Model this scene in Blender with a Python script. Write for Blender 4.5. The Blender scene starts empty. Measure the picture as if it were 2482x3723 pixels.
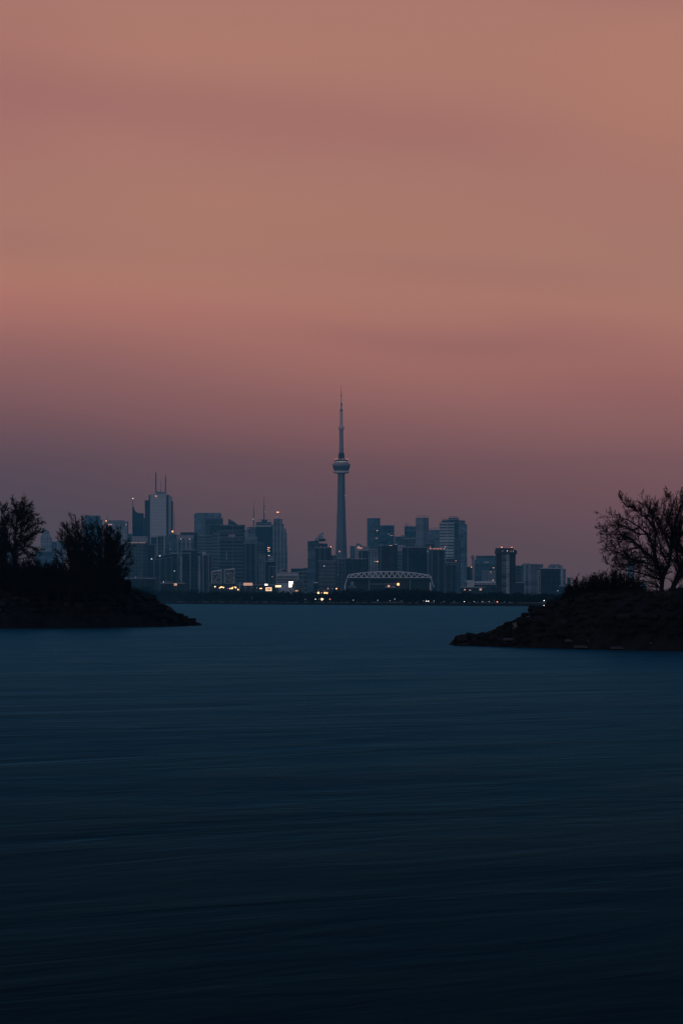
import bpy, math, random
import numpy as np
from mathutils import Vector, noise
from mathutils.kdtree import KDTree
R = math.radians
sc = bpy.context.scene
COL = sc.collection

# ------------------------------------------------------------------ camera
F, HZ, CH, CXP = 10700.0, 2183.0, 3.5, 1241.0      # focal length in photo pixels, horizon row, eye height
cd = bpy.data.cameras.new('camera'); cam = bpy.data.objects.new('camera', cd); COL.objects.link(cam)
K = CH/5; FH = F*CH
cam.location = (0, 0, CH); cam.rotation_euler = (R(90), 0, 0)
cd.sensor_fit = 'VERTICAL'; cd.sensor_height = 36; cd.lens = F/3723*36
cd.shift_y = (HZ-1861.5)/3723
cd.clip_start = 1; cd.clip_end = 60000
sc.camera = cam
sc.view_settings.view_transform = 'Standard'; sc.view_settings.look = 'None'
sc.view_settings.exposure = 0; sc.view_settings.gamma = 1
try:
    sc.cycles.filter_width = 1.35; sc.cycles.use_denoising = True; sc.cycles.denoiser = 'OPENIMAGEDENOISE'
    sc.cycles.volume_bounces = 1; sc.cycles.max_bounces = 5; sc.cycles.diffuse_bounces = 2
    sc.cycles.glossy_bounces = 2; sc.cycles.caustics_reflective = False; sc.cycles.caustics_refractive = False
except Exception: pass

def PX(px, D): return (px-CXP)*D/F
def PZ(py, D): return CH+(HZ-py)*D/F

def lin(r, g, b):
    f = lambda c: (c/255/12.92 if c/255 <= .04045 else ((c/255+.055)/1.055)**2.4)
    return (f(r), f(g), f(b), 1)

# ------------------------------------------------------------------ node helper
class N:
    def __init__(s, tree): s.t = tree
    def new(s, typ, **kw):
        n = s.t.nodes.new(typ)
        for k, v in kw.items(): setattr(n, k, v)
        return n
    def put(s, v, sock):
        if isinstance(v, bpy.types.NodeSocket): s.t.links.new(v, sock)
        elif v is not None: sock.default_value = v
    def m(s, op, a, b=None, c=None, clamp=False):
        n = s.new('ShaderNodeMath', operation=op, use_clamp=clamp)
        for i, v in enumerate((a, b, c)): s.put(v, n.inputs[i])
        return n.outputs[0]
    def mix(s, f, a, b):
        n = s.new('ShaderNodeMix', data_type='RGBA'); n.clamp_factor = True
        s.put(f, n.inputs[0]); s.put(a, n.inputs[6]); s.put(b, n.inputs[7]); return n.outputs[2]
    def rng(s, v, a, b, c=0., d=1., smooth=False):
        n = s.new('ShaderNodeMapRange'); n.clamp = True
        if smooth: n.interpolation_type = 'SMOOTHSTEP'
        for i, q in enumerate((v, a, b, c, d)): s.put(q, n.inputs[i])
        return n.outputs[0]

# ------------------------------------------------------------------ world: dusk sky with soft cloud bands
w = bpy.data.worlds.new('World'); sc.world = w; w.use_nodes = True
w.node_tree.nodes.clear(); n = N(w.node_tree)
tc = n.new('ShaderNodeTexCoord'); sep = n.new('ShaderNodeSeparateXYZ'); w.node_tree.links.new(tc.outputs['Generated'], sep.inputs[0])
dx, dy, dz = sep.outputs
el = n.m('ARCSINE', dz)
az = n.m('ARCTAN2', dx, dy)                                      # 0 straight ahead (east), positive to the south
azc = n.m('MINIMUM', n.m('MAXIMUM', az, -.45), .45)
lowf = n.rng(el, .0, .16, 1.0, .25)
tilt = n.m('MULTIPLY', n.m('MULTIPLY', azc, .14), lowf)
nz = n.new('ShaderNodeTexNoise'); nz.inputs['Scale'].default_value = 1.0; nz.inputs['Detail'].default_value = 2.5; nz.inputs['Roughness'].default_value = .45
cmb = n.new('ShaderNodeCombineXYZ'); n.put(n.m('MULTIPLY', az, 7.0), cmb.inputs[0]); n.put(n.m('ADD', n.m('MULTIPLY', el, 34.), n.m('MULTIPLY', az, 5.)), cmb.inputs[1])
cmb.inputs[2].default_value = 3.7
n.put(cmb.outputs[0], nz.inputs['Vector'])
nzv = n.m('SUBTRACT', nz.outputs['Fac'], .5)
e2 = n.m('ADD', n.m('ADD', el, tilt), n.m('MULTIPLY', nzv, .016))
ramp = n.new('ShaderNodeValToRGB'); n.put(n.rng(e2, -.02, .30, 0, 1), ramp.inputs[0])
def pos_y(y): return ((HZ-y)/F+.02)/.32
SKY = [(2250, (112, 89, 90)), (2100, (123, 93, 91)), (1900, (138, 98, 94)), (1700, (169, 108, 99)), (1550, (188, 120, 109)), (1400, (202, 131, 114)), (1200, (216, 138, 118)), (1000, (208, 145, 120)), (800, (197, 137, 118)), (500, (193, 131, 116)), (0, (196, 135, 114)), (-400, (156, 124, 120)), (-1000, (84, 98, 122))]
els = ramp.color_ramp.elements
els[0].position = pos_y(SKY[0][0]); els[0].color = lin(*SKY[0][1])
els[1].position = min(1, pos_y(SKY[-1][0])); els[1].color = lin(*SKY[-1][1])
for y, c in SKY[1:-1]:
    e = els.new(pos_y(y)); e.color = lin(*c)
ramp.color_ramp.interpolation = 'B_SPLINE'
col = ramp.outputs[0]
def band(col, x0, y0, sx, sy, slope, c, k):                      # a long soft cloud bank at its own direction in the sky
    a0, e0 = (x0-CXP)/F, (HZ-y0)/F
    u = n.m('DIVIDE', n.m('SUBTRACT', az, a0), sx/F)
    wv = n.m('MULTIPLY', nzv, .018)
    v = n.m('DIVIDE', n.m('SUBTRACT', n.m('ADD', el, wv), n.m('ADD', n.m('MULTIPLY', n.m('SUBTRACT', az, a0), -slope), e0)), sy/F)
    g = n.m('EXPONENT', n.m('MULTIPLY', n.m('ADD', n.m('MULTIPLY', u, u), n.m('MULTIPLY', v, v)), -1.))
    return n.mix(n.m('MULTIPLY', g, k), col, lin(*c))
for a in [(300, 400, 1000, 120, 0.06, (166, 106, 107), 0.27), (1500, 510, 800, 120, 0.1, (170, 112, 107), 0.27), (2450, 420, 420, 260, 0, (203, 139, 112), 0.48), (850, 760, 700, 170, 0.1, (201, 140, 116), 0.48), (1550, 860, 700, 110, 0.05, (201, 140, 114), 0.4), (1700, 1010, 800, 70, 0.05, (173, 113, 107), 0.2), (0, 880, 420, 90, 0.05, (170, 111, 106), 0.23), (50, 1290, 800, 150, 0.1, (108, 81, 95), 0.16), (0, 1600, 700, 260, 0.12, (86, 79, 95), 0.24), (2400, 1450, 600, 120, 0.1, (184, 111, 106), 0.36), (700, 200, 900, 90, 0, (199, 136, 118), 0.32), (2300, 30, 300, 60, 0, (175, 119, 110), 0.4), (1700, 1240, 700, 70, 0.05, (160, 104, 104), 0.32), (0, 300, 330, 330, 0, (173, 111, 108), 0.32)]:
    col = band(col, *a)
# the dome above and the western afterglow behind the camera
zen = n.mix(n.rng(el, .30, 1.2, 0, 1), lin(84, 104, 130), lin(50, 78, 106))
col = n.mix(n.rng(el, .20, .34, 0, 1, True), col, zen)
west = n.rng(n.m('MULTIPLY', dy, -1.), -.2, .7, 0, 1, True)
wcol = n.mix(n.rng(el, .02, .7, 0, 1, True), lin(128, 136, 160), lin(66, 90, 120))
col = n.mix(west, col, wcol)
col = n.mix(n.rng(el, -.03, -.002, 1, 0), col, lin(20, 34, 46))
bg = n.new('ShaderNodeBackground'); n.put(col, bg.inputs[0]); bg.inputs[1].default_value = 1.0
wo = n.new('ShaderNodeOutputWorld'); w.node_tree.links.new(bg.outputs[0], wo.inputs[0])

# ------------------------------------------------------------------ sun: last glow from behind the camera
sd = bpy.data.lights.new('sun', 'SUN'); sd.energy = .34; sd.angle = R(14); sd.color = (1, .82, .78)
so = bpy.data.objects.new('sun', sd); COL.objects.link(so); so.rotation_euler = (R(80), 0, R(-28)); so.location = (0, -50, 60)

# ------------------------------------------------------------------ materials
def mat(name, c, rough=.8, var=.0, vs=.1, spec=.2, bump=0, metal=0):
    m_ = bpy.data.materials.new(name); m_.use_nodes = True; t = m_.node_tree; p = t.nodes['Principled BSDF']
    q = N(t); p.inputs['Roughness'].default_value = rough; p.inputs['Specular IOR Level'].default_value = spec; p.inputs['Metallic'].default_value = metal
    base = (*c, 1)
    if var or bump:
        co = q.new('ShaderNodeTexCoord'); z = q.new('ShaderNodeTexNoise'); z.inputs['Scale'].default_value = vs; z.inputs['Detail'].default_value = 6
        q.put(co.outputs['Object'], z.inputs['Vector'])
        f = q.rng(z.outputs['Fac'], .3, .7, 0, 1)
        q.put(q.mix(f, tuple(v*(1-var) for v in c)+(1,), tuple(min(1, v*(1+var)) for v in c)+(1,)), p.inputs['Base Color'])
        if bump:
            b = q.new('ShaderNodeBump'); b.inputs['Strength'].default_value = bump; b.inputs['Distance'].default_value = .3
            q.put(z.outputs['Fac'], b.inputs['Height']); q.put(b.outputs[0], p.inputs['Normal'])
    else: p.inputs['Base Color'].default_value = base
    return m_
def glow(name, c, s):
    m_ = mat(name, c); p = m_.node_tree.nodes['Principled BSDF']; p.inputs['Base Color'].default_value = (.1, .1, .1, 1)
    p.inputs['Emission Color'].default_value = (*c, 1); p.inputs['Emission Strength'].default_value = s
    m_.cycles.emission_sampling = 'NONE'; return m_
# facade pattern: window grid measured in metres along each wall
def facade_group():
    g = bpy.data.node_groups.new('facade', 'ShaderNodeTree'); I = g.interface
    for nm, ty in [('Bay', 'Float'), ('Floor', 'Float'), ('PierU', 'Float'), ('PierV', 'Float'), ('Wall', 'Color'), ('Glass', 'Color'), ('Seed', 'Float')]:
        I.new_socket(nm, in_out='INPUT', socket_type='NodeSocket'+ty)
    I.new_socket('Color', in_out='OUTPUT', socket_type='NodeSocketColor'); I.new_socket('Mask', in_out='OUTPUT', socket_type='NodeSocketFloat')
    q = N(g); gi = q.new('NodeGroupInput'); go = q.new('NodeGroupOutput'); i = {s.name: s for s in gi.outputs}
    co = q.new('ShaderNodeTexCoord'); ge = q.new('ShaderNodeNewGeometry'); sp = q.new('ShaderNodeSeparateXYZ'); sn = q.new('ShaderNodeSeparateXYZ')
    q.put(co.outputs['Object'], sp.inputs[0]); q.put(ge.outputs['True Normal'], sn.inputs[0])
    u = q.m('SUBTRACT', q.m('MULTIPLY', sp.outputs[1], sn.outputs[0]), q.m('MULTIPLY', sp.outputs[0], sn.outputs[1]))
    ub = q.m('DIVIDE', u, i['Bay']); vb = q.m('DIVIDE', sp.outputs[2], i['Floor'])
    mu = q.m('GREATER_THAN', q.m('FRACT', ub), i['PierU']); mv = q.m('GREATER_THAN', q.m('FRACT', vb), i['PierV'])
    side = q.m('LESS_THAN', q.m('ABSOLUTE', sn.outputs[2]), .5)
    mask = q.m('MULTIPLY', q.m('MULTIPLY', mu, mv), side)
    wn = q.new('ShaderNodeTexWhiteNoise', noise_dimensions='3D'); cb = q.new('ShaderNodeCombineXYZ')
    q.put(q.m('FLOOR', ub), cb.inputs[0]); q.put(q.m('FLOOR', vb), cb.inputs[1]); q.put(i['Seed'], cb.inputs[2]); q.put(cb.outputs[0], wn.inputs[0])
    wf = q.new('ShaderNodeTexWhiteNoise', noise_dimensions='2D'); c2 = q.new('ShaderNodeCombineXYZ')
    q.put(q.m('FLOOR', q.m('DIVIDE', vb, 2.)), c2.inputs[0]); q.put(i['Seed'], c2.inputs[1]); q.put(c2.outputs[0], wf.inputs[0])
    uf = q.new('ShaderNodeTexWhiteNoise', noise_dimensions='2D'); c3 = q.new('ShaderNodeCombineXYZ')
    q.put(q.m('FLOOR', q.m('DIVIDE', ub, 2.)), c3.inputs[0]); q.put(i['Seed'], c3.inputs[1]); q.put(c3.outputs[0], uf.inputs[0])
    var = q.m('ADD', q.m('ADD', q.m('MULTIPLY', wn.outputs[0], .9), q.m('MULTIPLY', wf.outputs[0], .7)), q.m('ADD', q.m('MULTIPLY', uf.outputs[0], .5), .1))
    vm = q.new('ShaderNodeVectorMath', operation='SCALE'); q.put(i['Glass'], vm.inputs[0]); q.put(var, vm.inputs['Scale'])
    wv = q.new('ShaderNodeVectorMath', operation='SCALE'); q.put(i['Wall'], wv.inputs[0])
    q.put(q.m('ADD', q.m('ADD', q.m('MULTIPLY', wf.outputs[0], .4), .6), q.m('MULTIPLY', uf.outputs[0], .3)), wv.inputs['Scale'])
    q.put(q.mix(mask, wv.outputs[0], vm.outputs[0]), go.inputs['Color']); q.put(mask, go.inputs['Mask'])
    return g
FG = facade_group()
def fac(name, wall, glass, bay=6, fl=3.6, pu=.3, pv=.3, seed=1.):
    m_ = bpy.data.materials.new(name); m_.use_nodes = True; t = m_.node_tree; p = t.nodes['Principled BSDF']; q = N(t)
    g = q.new('ShaderNodeGroup'); g.node_tree = FG
    for k, v in [('Bay', bay), ('Floor', fl), ('PierU', pu), ('PierV', pv), ('Wall', (*wall, 1)), ('Glass', (*glass, 1)), ('Seed', seed)]: g.inputs[k].default_value = v
    q.put(g.outputs[0], p.inputs['Base Color']); q.put(q.rng(g.outputs[1], 0, 1, .9, .55), p.inputs['Roughness'])
    p.inputs['Specular IOR Level'].default_value = .12
    return m_
M = {
 'pale': fac('pale_stone_facade', (.50, .52, .54), (.13, .17, .2), 7, 4, .35, .4, 1),
 'paleband': fac('pale_banded_facade', (.62, .63, .65), (.10, .13, .16), 60, 7.4, .02, .45, 2),
 'grey': fac('grey_concrete_facade', (.32, .34, .37), (.08, .11, .14), 6, 3.5, .35, .35, 3),
 'greyv': fac('grey_ribbed_facade', (.33, .35, .38), (.08, .11, .14), 9, 3.5, .4, .08, 4),
 'blue': fac('blue_glass_facade', (.12, .16, .20), (.07, .12, .16), 8, 7, .12, .2, 5),
 'bluel': fac('light_blue_glass_facade', (.26, .33, .38), (.17, .24, .29), 10, 8, .15, .2, 6),
 'dark': fac('dark_glass_facade', (.045, .055, .065), (.018, .026, .034), 7, 7, .2, .2, 7),
 'darkv': fac('dark_ribbed_facade', (.09, .11, .13), (.014, .02, .028), 10, 3.6, .3, .05, 8),
 'darkh': fac('dark_balcony_facade', (.13, .15, .17), (.02, .03, .04), 40, 7.5, .05, .32, 9),
 'mauve': fac('rose_grey_facade', (.38, .33, .36), (.20, .19, .22), 8, 6, .5, .4, 10),
 'mid': fac('slate_facade', (.12, .14, .16), (.035, .05, .065), 7, 6.5, .3, .3, 11),
 'midh': fac('slate_banded_facade', (.19, .21, .24), (.04, .06, .08), 30, 7, .06, .38, 12),
}
cladd = mat('dark_cladding', (.04, .05, .06), .6, .3, .05)
cladm = mat('grey_cladding', (.27, .3, .33), .7, .3, .05)
cladp = mat('pale_cladding', (.46, .46, .48), .7, .15, .03)
steel = mat('mast_steel', (.14, .15, .17), .5, .2, .3, metal=.3)
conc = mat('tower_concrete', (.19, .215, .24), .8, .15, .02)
upc = mat('afterglow_concrete', (.42, .34, .36), .8, .1, .02)  # lighter, mauve copy of the concrete: afterglow put into the colour
whitep = mat('white_painted_steel', (.7, .7, .72), .5, .1, .1)
white_d = mat('white_weathered_frame', (.6, .62, .66), .6, .2, .2)
Gw = glow('white_lamp_glow', (1, .9, .82), 2.8); Go = glow('orange_lamp_glow', (1, .40, .16), 3.4); Gr = glow('red_beacon_glow', (1, .24, .16), 1.8)
Gs = glow('billboard_glow', (1, .72, .42), 2.4); Gp = glow('pink_sign_glow', (1, .5, .38), .8); Gh = glow('hot_sign_glow', (1, .86, .68), 3.2)
Gdim = glow('dim_lamp_glow', (.8, .85, 1), .7); Gf = glow('faint_window_glow', (1, .62, .5), .45)

# ------------------------------------------------------------------ mesh helpers
def link(name, verts, faces, m_, parent=None, mi=None, mats=None, smooth=False):
    me = bpy.data.meshes.new(name); me.from_pydata([tuple(v) for v in verts], [], faces)
    for q in (mats or [m_]): me.materials.append(q)
    if mi: me.polygons.foreach_set('material_index', mi)
    if smooth: me.polygons.foreach_set('use_smooth', [True]*len(faces))
    me.update(); o = bpy.data.objects.new(name, me); COL.objects.link(o)
    if parent: o.parent = parent
    return o
def npmesh(name, V, Fq, m_, parent=None, k=4):
    me = bpy.data.meshes.new(name); nf = len(Fq)
    me.vertices.add(len(V)); me.vertices.foreach_set('co', np.asarray(V, np.float32).ravel())
    me.loops.add(nf*k); me.loops.foreach_set('vertex_index', np.asarray(Fq, np.int32).ravel())
    me.polygons.add(nf); me.polygons.foreach_set('loop_start', np.arange(nf, dtype=np.int32)*k)
    me.materials.append(m_); me.update(calc_edges=True); me.validate()
    o = bpy.data.objects.new(name, me); COL.objects.link(o)
    if parent: o.parent = parent
    return o
class MB:
    def __init__(s): s.v = []; s.f = []; s.mi = []
    def prism(s, poly, z0, z1, mi=0, ztops=None):
        b = len(s.v); k = len(poly)
        s.v += [(x, y, z0) for x, y in poly]+[(x, y, (ztops[i] if ztops else z1)) for i, (x, y) in enumerate(poly)]
        s.f += [(b+i, b+(i+1) % k, b+k+(i+1) % k, b+k+i) for i in range(k)]+[tuple(b+k+i for i in range(k)), tuple(b+i for i in reversed(range(k)))]
        s.mi += [mi]*(k+2); return s
    def box(s, x0, x1, y0, y1, z0, z1, mi=0): return s.prism([(x0, y0), (x1, y0), (x1, y1), (x0, y1)], z0, z1, mi)
    def xz(s, pts, y0, y1, mi=0):                                 # an outline in x,z with thickness in y
        b = len(s.v); k = len(pts)
        s.v += [(x, y0, z) for x, z in pts]+[(x, y1, z) for x, z in pts]
        s.f += [(b+(i+1) % k, b+i, b+k+i, b+k+(i+1) % k) for i in range(k)]+[tuple(b+i for i in range(k)), tuple(b+k+i for i in reversed(range(k)))]
        s.mi += [mi]*(k+2); return s
    def bar(s, p, q, r0, r1=None, k=6, mi=0):
        p, q = Vector(p), Vector(q); r1 = r0 if r1 is None else r1; d = (q-p).normalized()
        a = d.orthogonal().normalized(); c = d.cross(a); b = len(s.v)
        for P, r in ((p, r0), (q, r1)):
            for i in range(k):
                t = 2*math.pi*i/k; s.v.append(tuple(P+a*math.cos(t)*r+c*math.sin(t)*r))
        s.f += [(b+i, b+(i+1) % k, b+k+(i+1) % k, b+k+i) for i in range(k)]+[tuple(b+k+i for i in range(k)), tuple(b+i for i in reversed(range(k)))]
        s.mi += [mi]*(k+2); return s
    def lathe(s, prof, k=24, cx=0, cy=0, mi=0):
        b = len(s.v)
        for r, z in prof:
            for i in range(k):
                t = 2*math.pi*i/k; s.v.append((cx+r*math.cos(t), cy+r*math.sin(t), z))
        for j in range(len(prof)-1):
            s.f += [(b+j*k+i, b+j*k+(i+1) % k, b+(j+1)*k+(i+1) % k, b+(j+1)*k+i) for i in range(k)]
        s.f += [tuple(b+i for i in reversed(range(k))), tuple(b+(len(prof)-1)*k+i for i in range(k))]
        s.mi += [mi]*((len(prof)-1)*k+2); return s
    def ball(s, x, y, z, r, k=8, mi=0):
        return s.lathe([(r*math.sin(math.pi*(j+.02)/6.04), z-r*math.cos(math.pi*(j+.02)/6.04)) for j in range(7)], k, x, y, mi)
    def build(s, name, mats, parent=None, smooth=False):
        mats = mats if isinstance(mats, (list, tuple)) else [mats]
        return link(name, s.v, s.f, None, parent, s.mi, mats, smooth)
def tag(o, label, cat, group=None, kind=None):
    o['label'] = label; o['category'] = cat
    if group: o['group'] = group
    if kind: o['kind'] = kind
    return o
def struct(o): o['kind'] = 'structure'; return o
def empty(name, loc):
    o = bpy.data.objects.new(name, None); COL.objects.link(o); o.location = loc; return o
def copy_tree(o, parent=None):
    c = o.copy(); COL.objects.link(c); c.parent = parent
    for ch in [q for q in bpy.data.objects if q.parent == o]: copy_tree(ch, c)
    return c
GZ = 1.8                                                         # level of the far land

# ------------------------------------------------------------------ water and far land
def shoreD(px): return FH/max(FH/3100., min(26., (2195.6+(px-600)*.0068)-HZ))
wm = bpy.data.materials.new('lake_water'); wm.use_nodes = True; t = wm.node_tree; p = t.nodes['Principled BSDF']; q = N(t)
co = q.new('ShaderNodeTexCoord'); mp = q.new('ShaderNodeMapping'); mp.inputs['Rotation'].default_value = (0, 0, R(-42)); q.put(co.outputs['Object'], mp.inputs[0])
def wnoise(sx, sy, det, dist=0.):
    m2 = q.new('ShaderNodeMapping'); m2.inputs['Scale'].default_value = (sx, sy, 1); q.put(mp.outputs[0], m2.inputs[0])
    z = q.new('ShaderNodeTexNoise'); z.inputs['Scale'].default_value = 1; z.inputs['Detail'].default_value = det; z.inputs['Distortion'].default_value = dist
    q.put(m2.outputs[0], z.inputs['Vector']); return z.outputs['Fac']
nA, nB, nC = wnoise(.8, 2.4, 3, .5), wnoise(.22, .55, 4, 1.), wnoise(.04, .11, 5, 1.)
h = q.m('ADD', q.m('MULTIPLY', nA, .035), q.m('ADD', q.m('MULTIPLY', nB, .15), q.m('MULTIPLY', nC, .7)))
bm_ = q.new('ShaderNodeBump'); bm_.inputs['Strength'].default_value = .6; bm_.inputs['Distance'].default_value = .3
q.put(h, bm_.inputs['Height'])
f = q.rng(q.m('ADD', q.m('MULTIPLY', nB, .55), q.m('MULTIPLY', nC, .45)), .36, .64, 0, 1)
gl = q.new('ShaderNodeBsdfAnisotropic'); q.put(q.mix(f, (.038, .175, .268, 1), (.058, .232, .345, 1)), gl.inputs['Color']); q.put(q.rng(f, 0, 1, .36, .26), gl.inputs['Roughness']); q.put(bm_.outputs[0], gl.inputs['Normal'])
df = q.new('ShaderNodeBsdfDiffuse'); df.inputs['Color'].default_value = (.009, .0165, .0215, 1)
fr = q.new('ShaderNodeFresnel'); fr.inputs['IOR'].default_value = 1.33; q.put(bm_.outputs[0], fr.inputs['Normal'])
mx = q.new('ShaderNodeMixShader'); q.put(q.m('MULTIPLY', q.m('POWER', fr.outputs[0], 2.6), 1.2), mx.inputs[0]); q.put(df.outputs[0], mx.inputs[1]); q.put(gl.outputs[0], mx.inputs[2])
t.links.new(mx.outputs[0], t.nodes['Material Output'].inputs['Surface']); t.nodes.remove(p)
V = [(-6000, -260, 0), (6000, -260, 0), (6000, 13000, 0), (-6000, 13000, 0)]
struct(link('water', V, [(0, 1, 2, 3)], wm))
landm = mat('winter_grass', (.03, .035, .03), .95, .4, .02, spec=.03)
bankm = mat('stone_bank', (.014, .016, .018), .95, .5, .4, bump=.8, spec=.03)
SH = [(px, shoreD(px)) for px in range(-3000, 6200, 200)]
sp_ = [(PX(px, D), D) for px, D in SH]
V = [(x, y, -.6) for x, y in sp_]+[(x*(1+9/y), y+9, GZ) for x, y in sp_]
nS = len(sp_)
struct(link('shore_bank', V, [(i, i+1, nS+i+1, nS+i) for i in range(nS-1)], bankm))
V = [(x*(1+9/y), y+9, GZ) for x, y in sp_]+[(x/abs(x or 1)*min(5900, abs(x*12900/y)), 12900, GZ) for x, y in sp_]
struct(link('ground', V, [(i, i+1, nS+i+1, nS+i) for i in range(nS-1)], landm))

# ------------------------------------------------------------------ buildings
OVER = .5
def DM(D): return D*(D/8000)**.7                             # spacing of the city's rows
def building(label, tiers, D, m_, split=None, depth=None, ph=(), masts=(), lights=(), name='office_tower', cat='tower', wings=(), cap=True, frames=(), windows=(), roofm=None, group=None):
    tiers = sorted(tiers, key=lambda a: -a[2]); x0, x1 = tiers[0][0], tiers[0][1]
    Do = D; D = DM(D); s = D/F; cx = PX((x0+x1)/2, D); dep = depth or max(18, (x1-x0)*s*.8)
    root = empty(name, (cx, D, GZ)); tag(root, label, cat, group)
    X = lambda px: PX(px, D)-cx
    Z = lambda py: PZ(py, D)-GZ
    rm = roofm or (cladp if m_ in (M['pale'], M['paleband'], M['mauve']) else cladm)
    def foot(a, b, ins=0.):
        xa, xb = X(a), X(b)
        if split is None: return [(xa, ins), (xb, ins), (xb, dep-ins), (xa, dep-ins)]
        xm = X(a+(b-a)*split); t1 = .45; ya = (xm-xa)*t1; yc = (xb-xm)/t1 if (xb-xm)/t1 < 90 else 90
        return [(xa, ya+ins), (xm, ins), (xb, yc+ins), (xb-(xm-xa), yc+ya+ins)]
    mb = MB(); zb = 0
    for a in tiers:
        mb.prism(foot(a[0], a[1], 1.5*tiers.index(a)), zb, Z(a[2])); zb = Z(a[2])
    mb.build('body', m_, root)
    top = tiers[-1]; zt = Z(top[2])
    def grow(poly, g):
        mx = sum(a for a, _ in poly)/4; my = sum(b for _, b in poly)/4
        return [(a+(g if a > mx else -g), b+(g if b > my else -g)) for a, b in poly]
    if cap: MB().prism(grow(foot(top[0], top[1], 1.5*(len(tiers)-1)), OVER), zt, zt+1.3).build('parapet', rm, root)
    zr = zt+(1.3 if cap else 0)
    for a in ph:                                                 # (x0,x1,ytop[,mat])
        zp = a[4] if len(a) > 4 else zr
        MB().box(X(a[0]), X(a[1]), dep*.2+2, dep*.75, zp, Z(a[2])).build('penthouse', a[3] if len(a) > 3 else cladd, root)
    for a in frames:                                             # open roof frame (x0,x1,ytop)
        k = MB(); xa, xb, zf = X(a[0]), X(a[1]), Z(a[2]); nn = max(3, int((xb-xa)/5))
        k.box(xa, xb, dep*.15, dep*.15+1, zf-1.2, zf)
        for i in range(nn+1):
            xx = xa+(xb-xa-.8)*i/nn; k.box(xx, xx+.8, dep*.15+.1, dep*.15+.9, zr-.2, zf-1.2)
        k.build('crown_frame', cladm, root)
    for a in masts:                                              # (x,ytop,r)
        k = MB(); xx = X(a[0]); zf = Z(a[1]); r = a[2]; z0 = min(Z(a[3]) if len(a) > 3 else zr, zf-1)
        hh = zf-z0
        k.bar((xx, dep*.4, z0), (xx, dep*.4, z0+hh*.6), r, r*.8); k.bar((xx, dep*.4, z0+hh*.6), (xx, dep*.4, zf), r*.55, r*.25)
        for fr in (.18, .38, .6): k.bar((xx, dep*.4, z0+hh*fr-.6), (xx, dep*.4, z0+hh*fr+.6), r*1.7)
        k.build('mast', steel, root)
    for a in wings:                                              # (x0,x1,ytop,dy,mat)
        k = MB(); xa, xb = X(a[0]), X(a[1]); y0 = a[3]; k.box(xa, xb, y0, y0+dep*.7, 0 if len(a) < 6 else Z(a[5]), Z(a[2])); k.build('wing', a[4], root)
        MB().box(xa-.3, xb+.3, y0-.3, y0+dep*.7+.3, Z(a[2]), Z(a[2])+1).build('parapet', cladm, root)
    for a in lights:                                             # (x,y,mat,r[,dy])
        zz = Z(a[1]); yy = a[4] if len(a) > 4 else dep*.3
        k = MB().ball(X(a[0]), yy, zz, a[3]*.62*D/Do); k.build('beacon', a[2], root, True)
        if zz > zr+1 and len(a) <= 4: MB().bar((X(a[0]), yy, zr), (X(a[0]), yy, zz-a[3]*.8), .25).build('beacon_post', steel, root)
    for a in windows:                                            # lit windows (x0,x1,y0,y1,mat)
        MB().box(X(a[0]), X(a[1]), -.35 if split is None else -1, .6, Z(a[3]), Z(a[2])).build('lit_window', a[4], root)
    root['_d'] = dep
    return root, X, Z, dep
b = building
P = M
# far left, behind the trees
r_, X, Z, dp = b('grey stepped office tower with pointed crown, just beyond the far left tree', [(148, 187, 1953), (151, 181, 1942), (154, 177, 1932)], 8000, P['pale'], masts=[(161, 1908, .7, 1926)], ph=[(156, 168, 1924, cladm)])
b('low dark block right of the stepped pointed tower', [(187, 207, 1971)], 8100, P['mid'], name='office_block', cat='building', ph=[(190, 197, 1968)])
b('low slab with a flat dark roof seen between the two left tree masses', [(211, 236, 1967)], 8000, P['grey'], name='office_block', cat='building', masts=[(208, 1962, .5, 1975)])
b('broad podium block below the stepped pointed tower', [(128, 200, 2006)], 7000, P['blue'], name='office_block', cat='building')
b('pale low block at the far left edge behind the tree', [(-40, 14, 1976)], 7200, P['bluel'], name='office_block', cat='building', wings=[(14, 45, 1990, 6, P['grey'])])
b('broad blue tower with chamfered shoulders rising over the round dark bush', [(304, 369, 1889), (309, 362, 1876)], 8200, P['blue'], depth=40, ph=[(312, 324, 1872, cladm)])
r_, X, Z, dp = b('squat wide tower with a small lit name strip near its roof', [(385, 463, 1897)], 8000, P['pale'], ph=[(390, 450, 1892, cladd)], lights=[(387, 1894, Go, 2.6, -2)], masts=[(388, 1868, .8)])
for i in range(5): MB().box(X(394+i*3.2), X(396.2+i*3.2), -.5, -.05, Z(1909), Z(1905)).build('sign_letter', Gp, r_)
MB().box(X(458), X(460), -.5, -.05, Z(1911), Z(1904)).build('sign_letter', Gdim, r_)
b('narrow low block tucked right of the squat wide tower', [(463, 482, 1942)], 7900, P['mid'], name='office_block', cat='building')
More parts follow.
